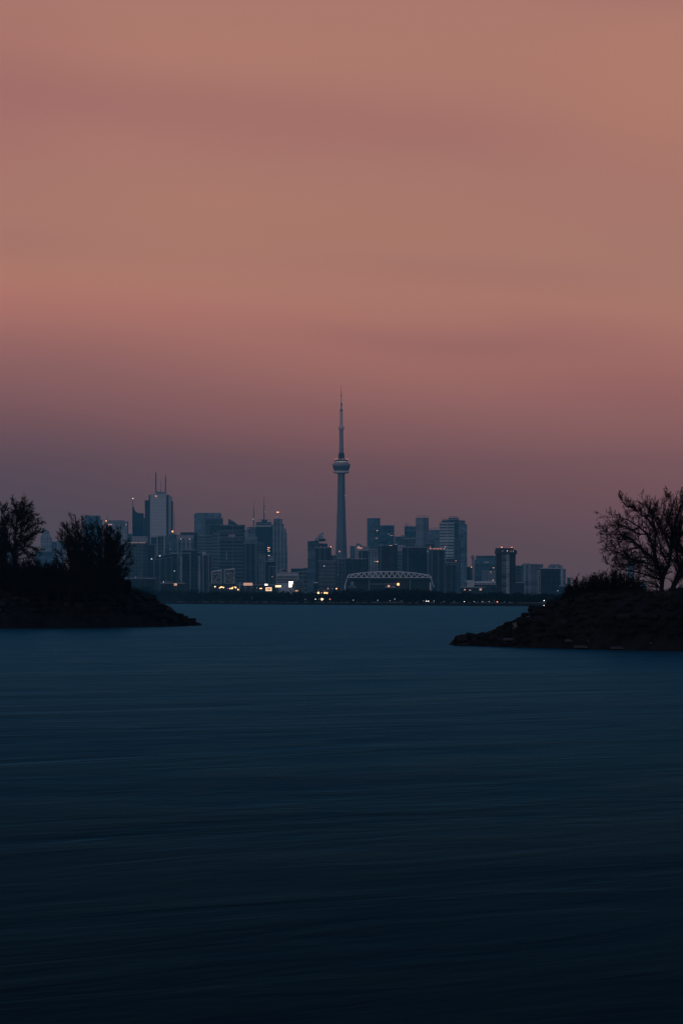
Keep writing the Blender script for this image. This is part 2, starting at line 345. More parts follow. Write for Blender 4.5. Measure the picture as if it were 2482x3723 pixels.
# curved tower with a spike on its left edge
r_ = empty('curved_tower', (PX(501, 8100), 8100, GZ)); tag(r_, 'dark tower with a roof sweeping up to a spike on its left edge', 'tower')
X = lambda px: PX(px, 8100)-PX(501, 8100)
Z = lambda py: PZ(py, 8100)-GZ
MB().xz([(X(481.6), 0), (X(521), 0), (X(521), Z(1866.5)), (X(509), Z(1866)), (X(498), Z(1863.5)), (X(491), Z(1858)), (X(487), Z(1851)), (X(484.5), Z(1843)), (X(481.6), Z(1843))], 0, 30).build('body', P['dark'], r_)
MB().bar((X(483), 3, Z(1843)), (X(483.4), 3, Z(1815)), .9, .7).build('mast', steel, r_)
MB().ball(X(483.6), 3, Z(1812.5), 1.3).build('beacon', Gw, r_, True)
b('narrow dark slab filling the gap beside the curved tower', [(521, 530, 1884)], 8250, P['dark'])
b('dark slab tower directly left of the white banked tower with two antennas', [(527, 546, 1820)], 8200, P['dark'], depth=40)
# white banded tower with antennas
r_ = empty('office_tower', (PX(583, 8000), 8000, GZ)); tag(r_, 'tallest pale skyscraper with horizontal bands, notched corners and two thick antennas', 'tower')
X = lambda px: PX(px, 8000)-PX(583, 8000)
Z = lambda py: PZ(py, 8000)-GZ
MB().box(X(541), X(625.5), 4, 62, 0, Z(1821)).box(X(541), X(613), 4, 62, Z(1821), Z(1799)).build('core', cladd, r_)
k = MB().box(X(546), X(605.5), 0, 4, 0, Z(1798)).box(X(546.5), X(605), .5, 60, Z(1798), Z(1796.5)); zz = 0
while zz < Z(1814): k.box(X(547.5), X(604), -1.0, 0, zz, zz+1.9, 1); zz += 3.9
k.build('front_face', [mat('white_marble', (.5, .51, .53), .6, .08, .02), whitep], r_)
k = MB().box(X(613), X(622.3), 3, 50, 0, Z(1805)); zz = 0
while zz < Z(1814): k.box(X(613.4), X(622), 2.2, 3, zz, zz+1.9, 1); zz += 3.9
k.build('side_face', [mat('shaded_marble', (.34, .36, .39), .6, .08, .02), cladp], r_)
MB().box(X(565), X(602), 10, 40, Z(1796.5), Z(1789)).box(X(563), X(604), 14, 34, Z(1789), Z(1787)).build('penthouse', cladm, r_)
for x_, yt, rr in ((565, 1713, 1.9), (600, 1716, 1.7), (583.7, 1740, .55)):
    z0, z1 = Z(1787), Z(yt); k = MB().bar((X(x_), 24, z0), (X(x_), 24, z0+(z1-z0)*(.95 if x_ == 565 else .74)), rr, rr*.85).bar((X(x_), 24, z0+(z1-z0)*.74), (X(x_), 24, z1), rr*.4, .3)
    for j in range(9): zz = z0+(z1-z0)*.08*j+2; k.bar((X(x_), 24, zz), (X(x_), 24, zz+.9), rr*1.35)
    k.build('antenna', steel, r_)
MB().ball(X(568), -1.2, Z(1804), 2.3).ball(X(566.3), -1.2, Z(1803.5), 1.5).build('lit_emblem', Gp, r_, True)
# lattice mast tower
for lb, x_, yt, D_ in (('tall thin lattice mast right of the pale banded skyscraper', 634.5, 1860, 7900), ('shorter lattice mast hugging the right edge of the pale banded skyscraper', 629, 1903, 7890)):
    r_ = empty('lattice_mast', (PX(x_, D_), D_, GZ)); tag(r_, lb, 'mast'); H_ = PZ(yt, D_)-GZ; k = MB(); Wd = 1.6
    for sx in (-1, 1):
        for sy in (-1, 1): k.bar((sx*Wd, sy*Wd, 0), (sx*Wd*.4, sy*Wd*.4, H_), .4, .25, 4)
    for j in range(int(H_/6)):
        z0 = j*6; s0 = Wd*(1-.6*z0/H_); sg = 1 if j % 2 else -1
        k.bar((-sg*s0, -s0, z0), (sg*s0, -s0, z0+6), .25, .25, 4); k.bar((-s0, -sg*s0, z0), (-s0, sg*s0, z0+6), .25, .25, 4)
    k.build('lattice', steel, r_)
    MB().bar((0, 0, H_), (0, 0, H_+6), .3, .15).build('tip', steel, r_)
    if x_ == 629: MB().ball(-.8, -3, PZ(1932.5, D_)-GZ, 2.4).build('beacon', Go, r_, True)
b('rose-grey flat box roofed block below the curved tower', [(480, 534, 1952)], 7500, P['mauve'], name='office_block', cat='building', depth=60)
b('dark apartment block with a lit pinkish parapet, just right of the round bush', [(455, 536, 1973)], 6400, P['mid'], split=.85, name='apartment_block', cat='building', windows=[(470, 530, 1973, 1974.4, Gf)])
b('dark block with a white edge strip on its right side, below the pale banded skyscraper', [(537.5, 564, 1980)], 6500, P['dark'], name='apartment_block', cat='building', wings=[(563.5, 565.6, 1979, -1, cladm)])
b('dark sloping-top block behind the white-edged slab', [(549, 573, 1954)], 7300, P['dark'], name='office_block', cat='building')
r_, X, Z, dp = b('dark slab with floor lines framed by two white edge strips', [(573, 597, 1950)], 6900, P['darkh'], name='apartment_tower', wings=[(571, 573.4, 1949, -1, white_d), (596, 598.4, 1949, -1, white_d)])
b('slim blue-grey tower right of the white-edged slab', [(598, 613, 1950)], 7000, P['blue'], name='apartment_tower')
b('dark blue block below the two lattice masts', [(615, 642, 1944)], 7100, P['blue'], name='office_block', cat='building', ph=[(620, 640, 1942)], windows=[(617.5, 619, 1975, 1977, Gdim), (618, 619.5, 1996, 1998, Gdim)])
b('rose-grey hotel with a floating dark roof slab and row of three small lamps', [(642, 705, 1946)], 7000, P['greyv'], name='hotel_block', cat='building', cap=False, ph=[(656, 717, 1935, cladd)], wings=[(642, 705, 1946.2, -2, P['mauve'], 1959), (705, 717, 1938, -4, P['dark'])], lights=[(657, 1960, Gw, .9, -3), (673, 1960, Gp, .8, -3), (689, 1960, Gw, .9, -3)])
# low curved complex
r_ = empty('apartment_block', (PX(600, DM(6100)), DM(6100), GZ)); tag(r_, 'wide dark apartment block with two curved pale roof lines, low left of centre', 'building')
X = lambda px: PX(px, DM(6100))-PX(600, DM(6100))
Z = lambda py: PZ(py, DM(6100))-GZ
MB().xz([(X(545), 0), (X(653), 0), (X(653), Z(2031)), (X(630), Z(2027)), (X(600), Z(2030)), (X(570), Z(2034)), (X(549), Z(2035)), (X(545), Z(2036))], 0, 50).build('body', P['darkv'], r_)
MB().xz([(X(547), Z(2034)), (X(570), Z(2032.5)), (X(600), Z(2028.6)), (X(631), Z(2025)), (X(631), Z(2026.6)), (X(600), Z(2030)), (X(570), Z(2034)), (X(547), Z(2035.3))], -2, 0).build('roof_edge', cladm, r_)
MB().xz([(X(560), Z(2030)), (X(637), Z(2024)), (X(637), Z(2012)), (X(600), Z(2016)), (X(560), Z(2022))], 52, 80).build('upper_storey', P['dark'], r_)
MB().xz([(X(558), Z(2020.5)), (X(600), Z(2014.5)), (X(638), Z(2009.6)), (X(638), Z(2011)), (X(600), Z(2016)), (X(558), Z(2022))], 50.2, 52).build('roof_edge', cladm, r_)
MB().box(X(651), X(663), -3, 40, 0, Z(2023)).build('wing', P['greyv'], r_)
for x_, y_, g_, rr in ((552, 2032, Gdim, 1.4), (582, 2021, Gdim, 1.5), (635, 2076, Gdim, 1.0)): MB().ball(X(x_), -3, Z(y_), rr).build('lamp', g_, r_, True)
r_, X, Z, dp = b('dark tower wearing a pale inverted L-shaped frame, left of the two grid-front blocks', [(663, 719, 2001)], 6000, P['dark'], name='apartment_tower', ph=[(672, 700, 1998)], wings=[(690.5, 693.5, 2010, -2, cladm)])
MB().box(X(621), X(690.5), -2.5, -.2, Z(2012.5), Z(2009)).build('frame_beam', cladm, r_)
b('slim dark slab with a column of small windows', [(719, 733, 2010)], 5900, P['darkv'], name='apartment_tower', wings=[(720, 729, 2024, -3, P['grey'])])
b('dark twin-fronted slab with pale edge ribs left of the grid-front blocks', [(737, 765, 2019)], 5950, P['darkv'], name='apartment_tower', ph=[(733, 747, 2006, cladp)], wings=[(738, 741, 2020, -2, cladm), (759, 761, 2020, -2, cladm)])
b('broad pale teal slab tower with a plain flat top', [(706, 803, 1868), (711, 801, 1866)], 8300, P['bluel'], depth=40)
b('wide dark slate tower overlapping the pale teal slab', [(747, 809, 1885)], 7700, P['mid'], depth=40, ph=[(785, 796, 1880)], wings=[(764, 809, 1908, -6, P['dark'])], windows=[(749, 764, 1999.5, 2001, Gdim)])
b('mid-height slate block filling the base of the pale teal slab', [(714, 772, 1948)], 7400, P['midh'], name='office_block', cat='building')
r_, X, Z, dp = b('broad balcony-striped tower with a sail-shaped fin on its roof', [(800, 888, 1910)], 6900, P['darkh'], depth=45, name='apartment_tower', wings=[(772, 801, 1938, 3, P['midh'])])
MB().xz([(X(829), Z(1909)), (X(829), Z(1886)), (X(833), Z(1887)), (X(841), Z(1890)), (X(850), Z(1897)), (X(864), Z(1907)), (X(864), Z(1909))], 6, 16).build('roof_fin', P['blue'], r_)
for a in ((790, 878, 1930, 1932.2), (792, 880, 1952.5, 1954.5), (795, 884, 1959, 1961), (772, 875, 2039, 2041)): MB().box(X(a[0]), X(a[1]), -2.5, -.1, Z(a[3]), Z(a[2])).build('ledge', cladm, r_)
MB().box(X(832), X(855), -2.2, -.1, Z(1953), Z(1943)).build('recess_panel', P['mauve'], r_)
MB().box(X(822), X(826), -1.2, -.1, Z(2036), Z(2004)).build('bay', cladm, r_)
b('pale grey tower carrying a tall red-and-white mast, left of the dark flat-topped tower', [(888, 931, 1926), (897, 931, 1917)], 8000, P['pale'], split=.3, masts=[(922, 1822, 1.3)], lights=[(920.5, 1887, Gw, 1.1)])
b('light grey stepped block in front of the masted pale tower', [(892, 933, 1954)], 7600, P['grey'], name='office_block', cat='building', windows=[(905, 929, 1966, 1968, cladd), (905, 929, 1971, 1972.5, cladd)])
b('dark ribbed apartment slab below the light grey stepped block', [(886, 929, 1976)], 6700, P['darkv'], name='apartment_tower')
b('narrow slate tower wedged right of the dark ribbed slab', [(931, 958, 1975)], 6900, P['mid'], name='apartment_tower')
r_, X, Z, dp = b('dark flat-topped tower with a white roof band and a tall central mast', [(929, 990, 1910)], 7900, P['dark'], depth=45, ph=[(950, 970, 1888)], masts=[(959.4, 1804, 1.5, 1888)], frames=[(937, 985, 1889)])
MB().box(X(928.5), X(986), -1, -.05, Z(1915.5), Z(1908.5)).build('white_band', cladp, r_)
MB().box(X(930), X(986), 4, 38, Z(1908)+.3, Z(1898)).build('upper_storey', cladd, r_)
MB().box(X(930), X(986), 3, 3.9, Z(1903.5), Z(1900.8)).build('white_band', cladm, r_)
for x_, y_, g_ in ((973.5, 1991, Gw), (977.5, 1992, Go), (980.5, 1992, Go), (973, 1997, Go), (976.5, 1997, Go), (975, 2003.5, Go), (979, 2003.5, Gw)): MB().box(X(x_)-.7, X(x_)+.7, -.6, .3, Z(y_)-.7, Z(y_)+.7).build('lit_window', g_, r_)
MB().ball(X(962), 14, Z(1860), 1.0).build('beacon', Gdim, r_, True)
r_, X, Z, dp = b('stepped tan tower with an orange beacon above its crown', [(990, 1044, 1984), (990, 1041.5, 1936), (990, 1038, 1921), (991, 1031.5, 1905), (994, 1025, 1888)], 7800, P['greyv'], depth=45, lights=[(1006, 1861, Go, 1.9), (1010, 1862, Go, 2.9), (1013.5, 1861, Gr, 1.8), (1008, 1878, Gf, 2.2)])
for x_ in (1028.5, 1034, 1010): MB().box(X(x_), X(x_+1.6), -.8, -.05, Z(2066), Z(1955)).build('pilaster', mat('rose_granite', (.34, .27, .27), .7, .1, .02), r_)
MB().box(X(991), X(1041), -1, -.05, Z(2002.5), Z(2001)).build('ledge', cladm, r_)
b('pale round-edged apartment tower with vertical streaks, below the dark masted tower', [(942, 964, 2016)], 6300, P['greyv'], name='apartment_tower', split=.5)
r_, X, Z, dp = b('small tower with curved pale balcony bands under the seven lit windows', [(973, 992, 2019)], 6500, P['dark'], name='apartment_tower', split=.6, lights=[(977.5, 2020, Gw, 1.2, -1)])
for i in range(4): MB().box(X(975), X(992), -2, -.05, Z(2025+i*5.2), Z(2022.8+i*5.2)).build('balcony_band', white_d, r_)
b('dark boxy block beneath the curved balcony tower', [(964, 1000, 2042)], 6200, P['dark'], name='apartment_block', cat='building')
b('dark block outlined with pale edge strips, left of the low white striped building', [(980, 1001, 2061)], 6000, P['darkv'], name='apartment_block', cat='building', wings=[(978.5, 980.4, 2060, -1, cladm), (1000.6, 1002.5, 2060, -1, cladm)], windows=[(988.5, 991, 2095, 2099, Gf)])
# two grid-front blocks
for lb, x0, x1, yl, yr, sd_ in (('white grid-front block with slanted roof, left one of the pair', 769, 806, 2077, 2070, 5), ('white grid-front block with slanted roof, right one of the pair', 815, 853, 2071, 2065, 8)):
    D_ = DM(5600); cx_ = PX((x0+x1)/2, D_); r_ = empty('grid_front_block', (cx_, D_, GZ)); tag(r_, lb, 'building', 'grid-front blocks')
    X = lambda px: PX(px, D_)-cx_
    Z = lambda py: PZ(py, D_)-GZ
    MB().xz([(X(x0), 0), (X(x1), 0), (X(x1), Z(yr)), (X(x0), Z(yl))], 0, 25).build('body', cladd, r_)
    rn = random.Random(sd_); k = MB(); ys = [2079+i*5 for i in range(9)]; nx = 6; st = (x1-x0)/nx
    k.box(X(x0), X(x1), -.9, -.02, Z(2121), Z(2119.4))
    k.box(X(x0), X(x0)+.8, -.9, -.02, Z(2119.4), Z(yl+1)); k.box(X(x1)-.8, X(x1), -.9, -.02, Z(2119.4), Z(yr+1))
    for i, y_ in enumerate(ys[:-1]):
        a0 = 0
        while a0 < nx:
            ln = rn.choice((1, 2, 2, 3)); a1 = min(nx, a0+ln)
            if rn.random() < .8: k.box(X(x0+a0*st)+.8, X(x0+a1*st), -.85, -.03, Z(y_+1.1), Z(y_))
            if a1 < nx and rn.random() < .75: k.box(X(x0+a1*st), X(x0+a1*st)+.7, -.8, -.04, Z(y_+5), Z(y_+1.15))
            a0 = a1
    k.build('window_grid', white_d, r_)
    MB().xz([(X(x0), Z(yl)), (X(x1), Z(yr)), (X(x1), Z(yr+6)), (X(x0), Z(yl+2.5))], -1.2, -.02).build('slanted_fascia', white_d, r_)
b('dark podium with a pale ledge under the two grid-front blocks', [(762, 856, 2121.5)], 5640, P['dark'], name='office_block', cat='building', wings=[(766, 828, 2129, -45, cladm, 2131)])
# low white striped building
r_ = empty('office_block', (PX(1045, DM(5700)), DM(5700), GZ)); tag(r_, 'low wide white building with dark stripes and a sloping glass roof', 'building')
X = lambda px: PX(px, DM(5700))-PX(1045, DM(5700))
Z = lambda py: PZ(py, DM(5700))-GZ
MB().box(X(1006), X(1084), 0, 40, 0, Z(2089)).build('body', white_d, r_)
MB().xz([(X(1006), Z(2089)), (X(1084), Z(2089)), (X(1084), Z(2080)), (X(1041), Z(2080)), (X(1040), Z(2069)), (X(1024), Z(2069))], 3, 38).build('roof_storey', P['mauve'], r_)
MB().xz([(X(1025), Z(2077)), (X(1043), Z(2077)), (X(1041), Z(2070.5)), (X(1029), Z(2070.5))], 2, 2.9).build('glass_roof', cladd, r_)
for i in range(5): MB().box(X(1007), X(1082), -.7, -.05, Z(2096.2+i*5.6), Z(2093+i*5.6)).build('window_band', cladd, r_)
b('low slate block in the gap between the striped white building and the sail-roofed tower', [(1058, 1118, 2069)], 7000, P['mid'], name='office_block', cat='building', lights=[(1102, 2070, Gf, 1.3)], ph=[(1104, 1117, 2064)])
b('small slate annex in front of the gap, right of the striped white building', [(1084, 1116, 2080)], 6000, P['midh'], name='office_block', cat='building')
# ribbed dome hall
r_ = empty('exhibition_hall', (PX(1087, DM(5100)), DM(5100), GZ)); tag(r_, 'dark hall with upright ribs and a rounded roof beside the brightest billboard', 'building')
k = MB(); mpx = DM(5100)/F
prof = [(18*mpx, 0), (18*mpx, PZ(2125, DM(5100))-GZ), (15*mpx, PZ(2115, DM(5100))-GZ), (8*mpx, PZ(2110, DM(5100))-GZ), (1, PZ(2108.5, DM(5100))-GZ)]
k.lathe(prof, 20).build('dome', cladd, r_)
k = MB()
for i in range(20):
    t = 2*math.pi*i/20
    for (ra, za), (rb, zb2) in zip(prof[1:-1], prof[2:]): k.bar(((ra+.3)*math.cos(t), (ra+.3)*math.sin(t), za), ((rb+.3)*math.cos(t), (rb+.3)*math.sin(t), zb2), .35, .3, 4)
    k.bar(((prof[0][0]+.3)*math.cos(t), (prof[0][0]+.3)*math.sin(t), 0), ((prof[0][0]+.3)*math.cos(t), (prof[0][0]+.3)*math.sin(t), prof[1][1]), .35, .35, 4)
k.build('ribs', cladm, r_)
# sail-roofed tower
r_, X, Z, dp = b('dark tower topped by a tall pale curved sail, left of the great concrete tower', [(1118, 1190, 1975), (1118, 1158, 1967)], 6600, P['blue'], split=.55, name='apartment_tower', cap=False, ph=[(1158, 1183, 1958)])
MB().xz([(X(1142), Z(1968)), (X(1142), Z(1965)), (X(1150), Z(1954)), (X(1159), Z(1944)), (X(1167), Z(1937)), (X(1174.5), Z(1933)), (X(1174.5), Z(1968))], 14, 26).build('roof_sail', P['pale'], r_)
b('dark tower with a toothed parapet and a red beacon on its right corner', [(1146, 1204, 1993)], 6200, P['darkv'], split=.8, name='apartment_tower', frames=[(1146, 1202, 1989)], lights=[(1167, 1988, Gr, .9), (1202.5, 1987.5, Go, 1.5)])
b('slate block between the toothed tower and the foot of the great tower', [(1146, 1222, 2021)], 6400, P['mid'], name='apartment_block', cat='building', depth=30)
r_, X, Z, dp = b('wide horizontally slatted block in front of the toothed tower', [(1157, 1222, 2041)], 5900, P['dark'], name='office_block', cat='building')
k = MB()
for i in range(18): k.box(X(1159), X(1219), -1.0, -.05, Z(2046.2+i*5), Z(2044.6+i*5))
k.build('floor_slabs', cladm, r_)
MB().ball(X(1178), -1.5, Z(2058), .9).build('lamp', Gdim, r_, True)
b('slate tower with two columns of bright windows at the foot of the great tower', [(1222, 1257, 2032)], 6100, P['mid'], name='apartment_tower', windows=[(1229, 1231, 2040+i*9, 2044+i*9, cladp) for i in range(5)]+[(1249, 1250.6, 2040+i*9, 2043+i*9, cladm) for i in range(4)]+[(1227, 1229.5, 2083, 2095, cladp)])
b('plain dark block right of the great tower base', [(1256, 1279, 2031)], 6300, P['dark'], name='apartment_block', cat='building', windows=[(1274, 1280, 2040, 2043, cladm)])
# tower crane near the great tower
r_ = empty('tower_crane', (PX(1234, DM(6800)), DM(6800), GZ)); tag(r_, 'small tower crane with a red lamp standing before the great concrete tower', 'crane'); hz = PZ(1990, DM(6800))-GZ
MB().bar((0, 0, 0), (0, 0, hz), .8, .8, 4).build('crane_mast', steel, r_); MB().bar((-8, 0, hz-1), (16, 0, hz-1), .5, .3, 4).bar((0, 0, hz), (0, 0, hz+5), .5, .2, 4).bar((0, 0, hz+5), (14, 0, hz-1), .15).build('jib', steel, r_)
MB().ball(0, -2, PZ(2005.5, DM(6800))-GZ, 1.3).build('beacon', Gr, r_, True)
b('dark glass tower right of the great tower, first behind the pale gabled hotel', [(1272, 1296, 1987)], 7600, P['blue'])
r_, X, Z, dp = b('pale hotel with a curved gable and a glowing three-lobed emblem', [(1290, 1340, 1986)], 6900, P['mauve'], name='hotel_tower', cap=False)
MB().xz([(X(1294), Z(1987)), (X(1294), Z(1978)), (X(1298), Z(1976)), (X(1306), Z(1977)), (X(1316), Z(1982)), (X(1316), Z(1987))], -2, 12).build('curved_gable', P['bluel'], r_)
for dx_, dy_ in ((0, 0), (-2.4, 4), (2.6, 4.3), (7, 5), (10, 4.5)): MB().ball(X(1303+dx_), -3, Z(1988+dy_), 1.3).build('emblem_lobe', Gp, r_, True)
MB().box(X(1316), X(1338), -2, -.05, 0, Z(2003)).build('glass_front', P['dark'], r_)
MB().box(X(1304), X(1312), -1.4, -.05, Z(2030), Z(2003)).build('window_strip', P['dark'], r_)
b('dark block with a flat top behind the left end of the stadium roof', [(1278, 1338, 2033)], 6000, P['dark'], name='apartment_block', cat='building', split=.9)
b('blue-grey twin tower, taller left one, with a small lamp mid-height', [(1334, 1381.5, 1885)], 8100, P['blue'], name='apartment_tower', split=.85, windows=[(1369, 1372.5, 1928.5, 1930.5, Go), (1364, 1373, 1956, 1958, Gf)])
b('blue-grey twin tower, lower right one, with a slanting roof frame', [(1381.5, 1433, 1912)], 8150, P['bluel'], name='apartment_tower', frames=[(1396, 1424, 1909)], windows=[(1408, 1415, 1940.5, 1942, Gf), (1416, 1428, 1946, 1947.5, Gf)])
b('speckled pale slab in front of the taller blue twin tower', [(1340, 1376, 1998)], 6500, P['grey'], name='apartment_tower', windows=[(1370, 1373.5, 2040.5, 2043, Go), (1361, 1366, 2041, 2042.6, Gdim)])
b('dark pair of joined slabs standing before the lower twin tower', [(1374, 1427, 1984)], 6000, P['darkv'], name='apartment_tower', split=.35, wings=[(1427, 1445, 1982, 4, P['dark'])], windows=[(1414, 1424, 1982.4, 1984, Gp)], lights=[(1438.5, 1979, Gdim, 1.1), (1406.5, 2067, Gdim, .8, -1)])
b('rose-grey block in the gap before the crane-topped tower', [(1443, 1471, 1984)], 6900, P['mauve'], name='office_block', cat='building', wings=[(1445, 1466, 2003, -5, P['midh'])])
b('low blue block with a stepped top between the twin towers and the crane-topped tower', [(1435, 1476, 1952)], 7600, P['blue'], name='office_block', cat='building', ph=[(1458, 1472, 1946, cladm)])
b('flat block with a white roof frame below the crane-topped tower', [(1462, 1508, 1960)], 7000, P['mid'], name='office_block', cat='building', frames=[(1462, 1508, 1956)], ph=[(1470, 1490, 1970, cladd)], lights=[(1508, 1981, Gf, 1.2, -2)])
r_, X, Z, dp = b('blue-grey tower topped by a small crane, left of the frame-crowned tower', [(1470, 1511, 1915)], 8200, P['blue'], ph=[(1479, 1483, 1910)], masts=[(1476, 1896, .6)])
MB().bar((X(1476), 12, Z(1908)), (X(1482), 12, Z(1902)), .5, .3).bar((X(1486), 12, Z(1914)), (X(1492), 12, Z(1908)), .5, .3).build('crane_jib', steel, r_)
b('tall grey tower with an open square roof frame, right of the small roof crane', [(1511, 1559, 1884)], 8000, P['grey'], split=.55, frames=[(1516, 1557, 1875)], lights=[(1556, 1873, Gf, .9)])
b('lower grey tower with a lattice parapet between the two tallest right-hand towers', [(1559, 1599, 1928)], 8100, P['bluel'], frames=[(1560, 1598, 1919)])
b('tallest right-hand tower, pale bands across its front and stacked dark roof boxes', [(1598, 1651, 1899)], 7600, P['paleband'], name='apartment_tower', cap=False, ph=[(1606, 1642, 1891)], frames=[(1608, 1630, 1887)], wings=[(1630, 1670, 1890, 14, P['midh'])])
b('slim tower rising behind the pale banded right-hand tower with dark roof box', [(1628, 1668, 1888)], 7800, P['pale'], name='apartment_tower', ph=[(1630, 1667, 1882)], frames=[(1632, 1661, 1877)])
b('blue tower with a chamfered shoulder, outermost of the tall right-hand group', [(1670, 1697, 1906), (1670, 1690, 1892)], 7700, P['bluel'], name='apartment_tower', cap=False, lights=[(1684, 1921, Gdim, .8, -1)])
b('tall plain face of the long slab below the pale banded right-hand tower', [(1650, 1674, 1960)], 7200, P['mid'], name='apartment_tower')
b('dark ribbed slab left of the broad near-black block', [(1463, 1494, 1991)], 5900, P['darkv'], name='apartment_tower')
b('broad near-black block behind the stadium roof right half', [(1494, 1551, 1991)], 5950, P['dark'], name='apartment_block', cat='building', lights=[(1522, 1989, Gdim, .7)])
b('dark block with a floating roof disc above the orange-crowned tower', [(1545, 1580, 1990)], 6600, P['mid'], name='office_block', cat='building', cap=False, ph=[(1545, 1580, 1978)])
b('thin pale windowed slab left of the orange-crowned tower', [(1551, 1560, 1992)], 6000, P['grey'], name='apartment_tower', lights=[(1553.5, 2004, Gdim, 1., -1)])
r_, X, Z, dp = b('ribbed slate tower with a glowing orange crown', [(1560, 1618, 2001)], 5800, P['darkv'], name='apartment_tower', lights=[(1563.5, 1988, Gr, 1.1), (1618, 1988, Gr, 1.3)], frames=[(1561, 1618, 1992)])
for i in range(7): MB().box(X(1572+i*5), X(1574.6+i*5), 1.5, 2.2, Z(2000)+1.4, Z(1993)).build('crown_lamp', glow('crown_glow', (1, .32, .16), .75) if i == 0 else bpy.data.materials['crown_glow'], r_)
MB().box(X(1561.5), X(1567), 1.5, 2.2, Z(2000)+1.4, Z(1992)).build('crown_lamp', Gf, r_); MB().box(X(1610), X(1617), 1.5, 2.2, Z(2000)+1.4, Z(1994)).build('crown_lamp', Gf, r_)
b('slate block with a dark top box, right of the orange-crowned tower', [(1619, 1655, 2046)], 5900, P['mid'], name='apartment_block', cat='building', ph=[(1622, 1654, 2031)], lights=[(1657, 2039, Gr, 1.2)], wings=[(1623, 1639, 2053, -2, P['darkv']), (1641, 1654, 2053, -2, P['darkv'])])
# right part
b('low dark block beside the mushroom-shaped water tower', [(1697, 1716, 2062)], 6000, P['dark'], name='apartment_block', cat='building', lights=[(1713, 2062, Go, 1.4, -2)])
r_ = empty('water_tower', (PX(1717, DM(5600)), DM(5600), GZ)); tag(r_, 'slender water tower with a round tank on a tall concrete stem', 'water tower'); m5 = DM(5600)/F
MB().lathe([(3.5*m5, 0), (3.2*m5, PZ(2060, DM(5600))-GZ), (2.4*m5, PZ(2037, DM(5600))-GZ)], 12).build('stem', conc, r_, True)
z0 = PZ(2025, DM(5600))-GZ
MB().lathe([(2.4*m5, z0-12*m5), (4*m5, z0-7*m5), (6.4*m5, z0-2*m5), (6.4*m5, z0+2*m5), (4.5*m5, z0+5.5*m5), (1.5*m5, z0+7*m5), (.4*m5, z0+9*m5)], 16).build('tank', cladm, r_, True)
r_, X, Z, dp = b('wide office building with a pale upper fascia behind the low arcade', [(1725, 1803, 2035), (1732, 1803, 2022)], 7200, P['blue'], name='office_block', cat='building', wings=[(1749, 1803, 2077, -8, P['grey'])], lights=[(1782, 2080, Go, 1.2, -12), (1790, 2110, Go, 1.3, -12), (1786, 2136.5, Go, 2.0, -12)], windows=[(1789, 1796, 2063.5, 2066, Gp), (1757, 1775, 2041, 2048, cladp)])
r_, X, Z, dp = b('low white arcade with a row of dark arches left of the dark crowned tower', [(1697, 1802, 2117)], 5500, P['dark'], name='arcade_hall', cat='building', roofm=white_d)
k = MB()
for i in range(22): k.box(X(1698+i*4.8), X(1700+i*4.8), -1.5, -.1, Z(2127), Z(2119))
k.box(X(1697), X(1802), -1.6, -.1, Z(2119), Z(2116)); k.build('colonnade', white_d, r_)
MB().box(X(1697), X(1722), -3, 14, 0, Z(2110)).build('end_pavilion', white_d, r_)
r_, X, Z, dp = b('long low hall with lit patches among the trees right of the stadium', [(1674, 1762, 2137)], 5000, P['dark'], name='exhibition_hall', cat='building', windows=[(1686, 1691, 2142, 2146, Gp), (1704, 1711, 2144, 2147, Gf), (1742, 1750, 2139, 2147, Gf)])
r_, X, Z, dp = b('dark lakeside apartment tower with an overhanging crown and red roof lamps', [(1804, 1873, 2014)], 5000, P['dark'], name='apartment_tower', cap=False, lights=[(1823, 1989, Gr, 1.5), (1825, 1989.5, Go, .9), (1857, 1990, Gr, 1.1), (1862.5, 1989.5, Gr, 1.2), (1842.5, 2003.5, Gw, .8, -5), (1855, 2004, Gr, .8, -5), (1864, 2004, Gr, 1.0, -5), (1825, 2003.5, Gdim, .7, -5)])
MB().box(X(1800), X(1875), -4, dp-2, Z(2014), Z(2000)).box(X(1802), X(1866), -4, dp-2, Z(2000), Z(1993)).build('crown', cladd, r_)
MB().box(X(1871), X(1877), -6, dp-6, Z(2015), Z(2001)).build('corner_box', cladd, r_)
k = MB().box(X(1823), X(1851), -1.2, -.05, 0, Z(2016)); k.build('pale_bay', P['greyv'], r_)
for i in range(16):
    for x_ in (1827, 1836, 1843):
        if (i*3+x_) % 4: MB().box(X(x_), X(x_+4), -1.5, -1.22, Z(2024+i*7.4), Z(2021+i*7.4)).build('window', cladd, r_)
b('slate slab immediately right of the dark crowned lakeside tower', [(1874, 1900, 2058)], 6300, P['mid'], name='apartment_tower')
r_, X, Z, dp = b('long pale ribbed apartment slab right of the crowned lakeside tower', [(1897, 1981, 2053)], 6200, P['greyv'], name='apartment_block', cat='building', ph=[(1902, 1926, 2048, cladm), (1930, 1945, 2051, cladm)], split=.35)
r_, X, Z, dp = b('dark glass block with red corner lamps before the ribbed slabs', [(1965, 2034, 2068)], 5300, P['dark'], name='apartment_block', cat='building', roofm=cladp, lights=[(1966, 2065.5, Gr, 1.1), (1969, 2065.8, Gf, 1.0), (2012, 2065.8, Gr, .9), (2021, 2065.5, Gr, 1.3), (2026, 2148, Gdim, 1.2, -2)])
MB().box(X(1954), X(1965), 1, dp*.6, 0, Z(2075)).build('end_wall', cladm, r_)
for i in range(11): MB().box(X(1956), X(1963), .4, .95, Z(2083+i*7), Z(2079.5+i*7)).build('window', cladd, r_)
b('stepped slate apartment slab with a raised middle, farthest right of the skyline', [(1981, 2055, 2068), (1996, 2044, 2059)], 6000, P['greyv'], name='apartment_block', cat='building', ph=[(2001, 2036, 2051, cladm)])
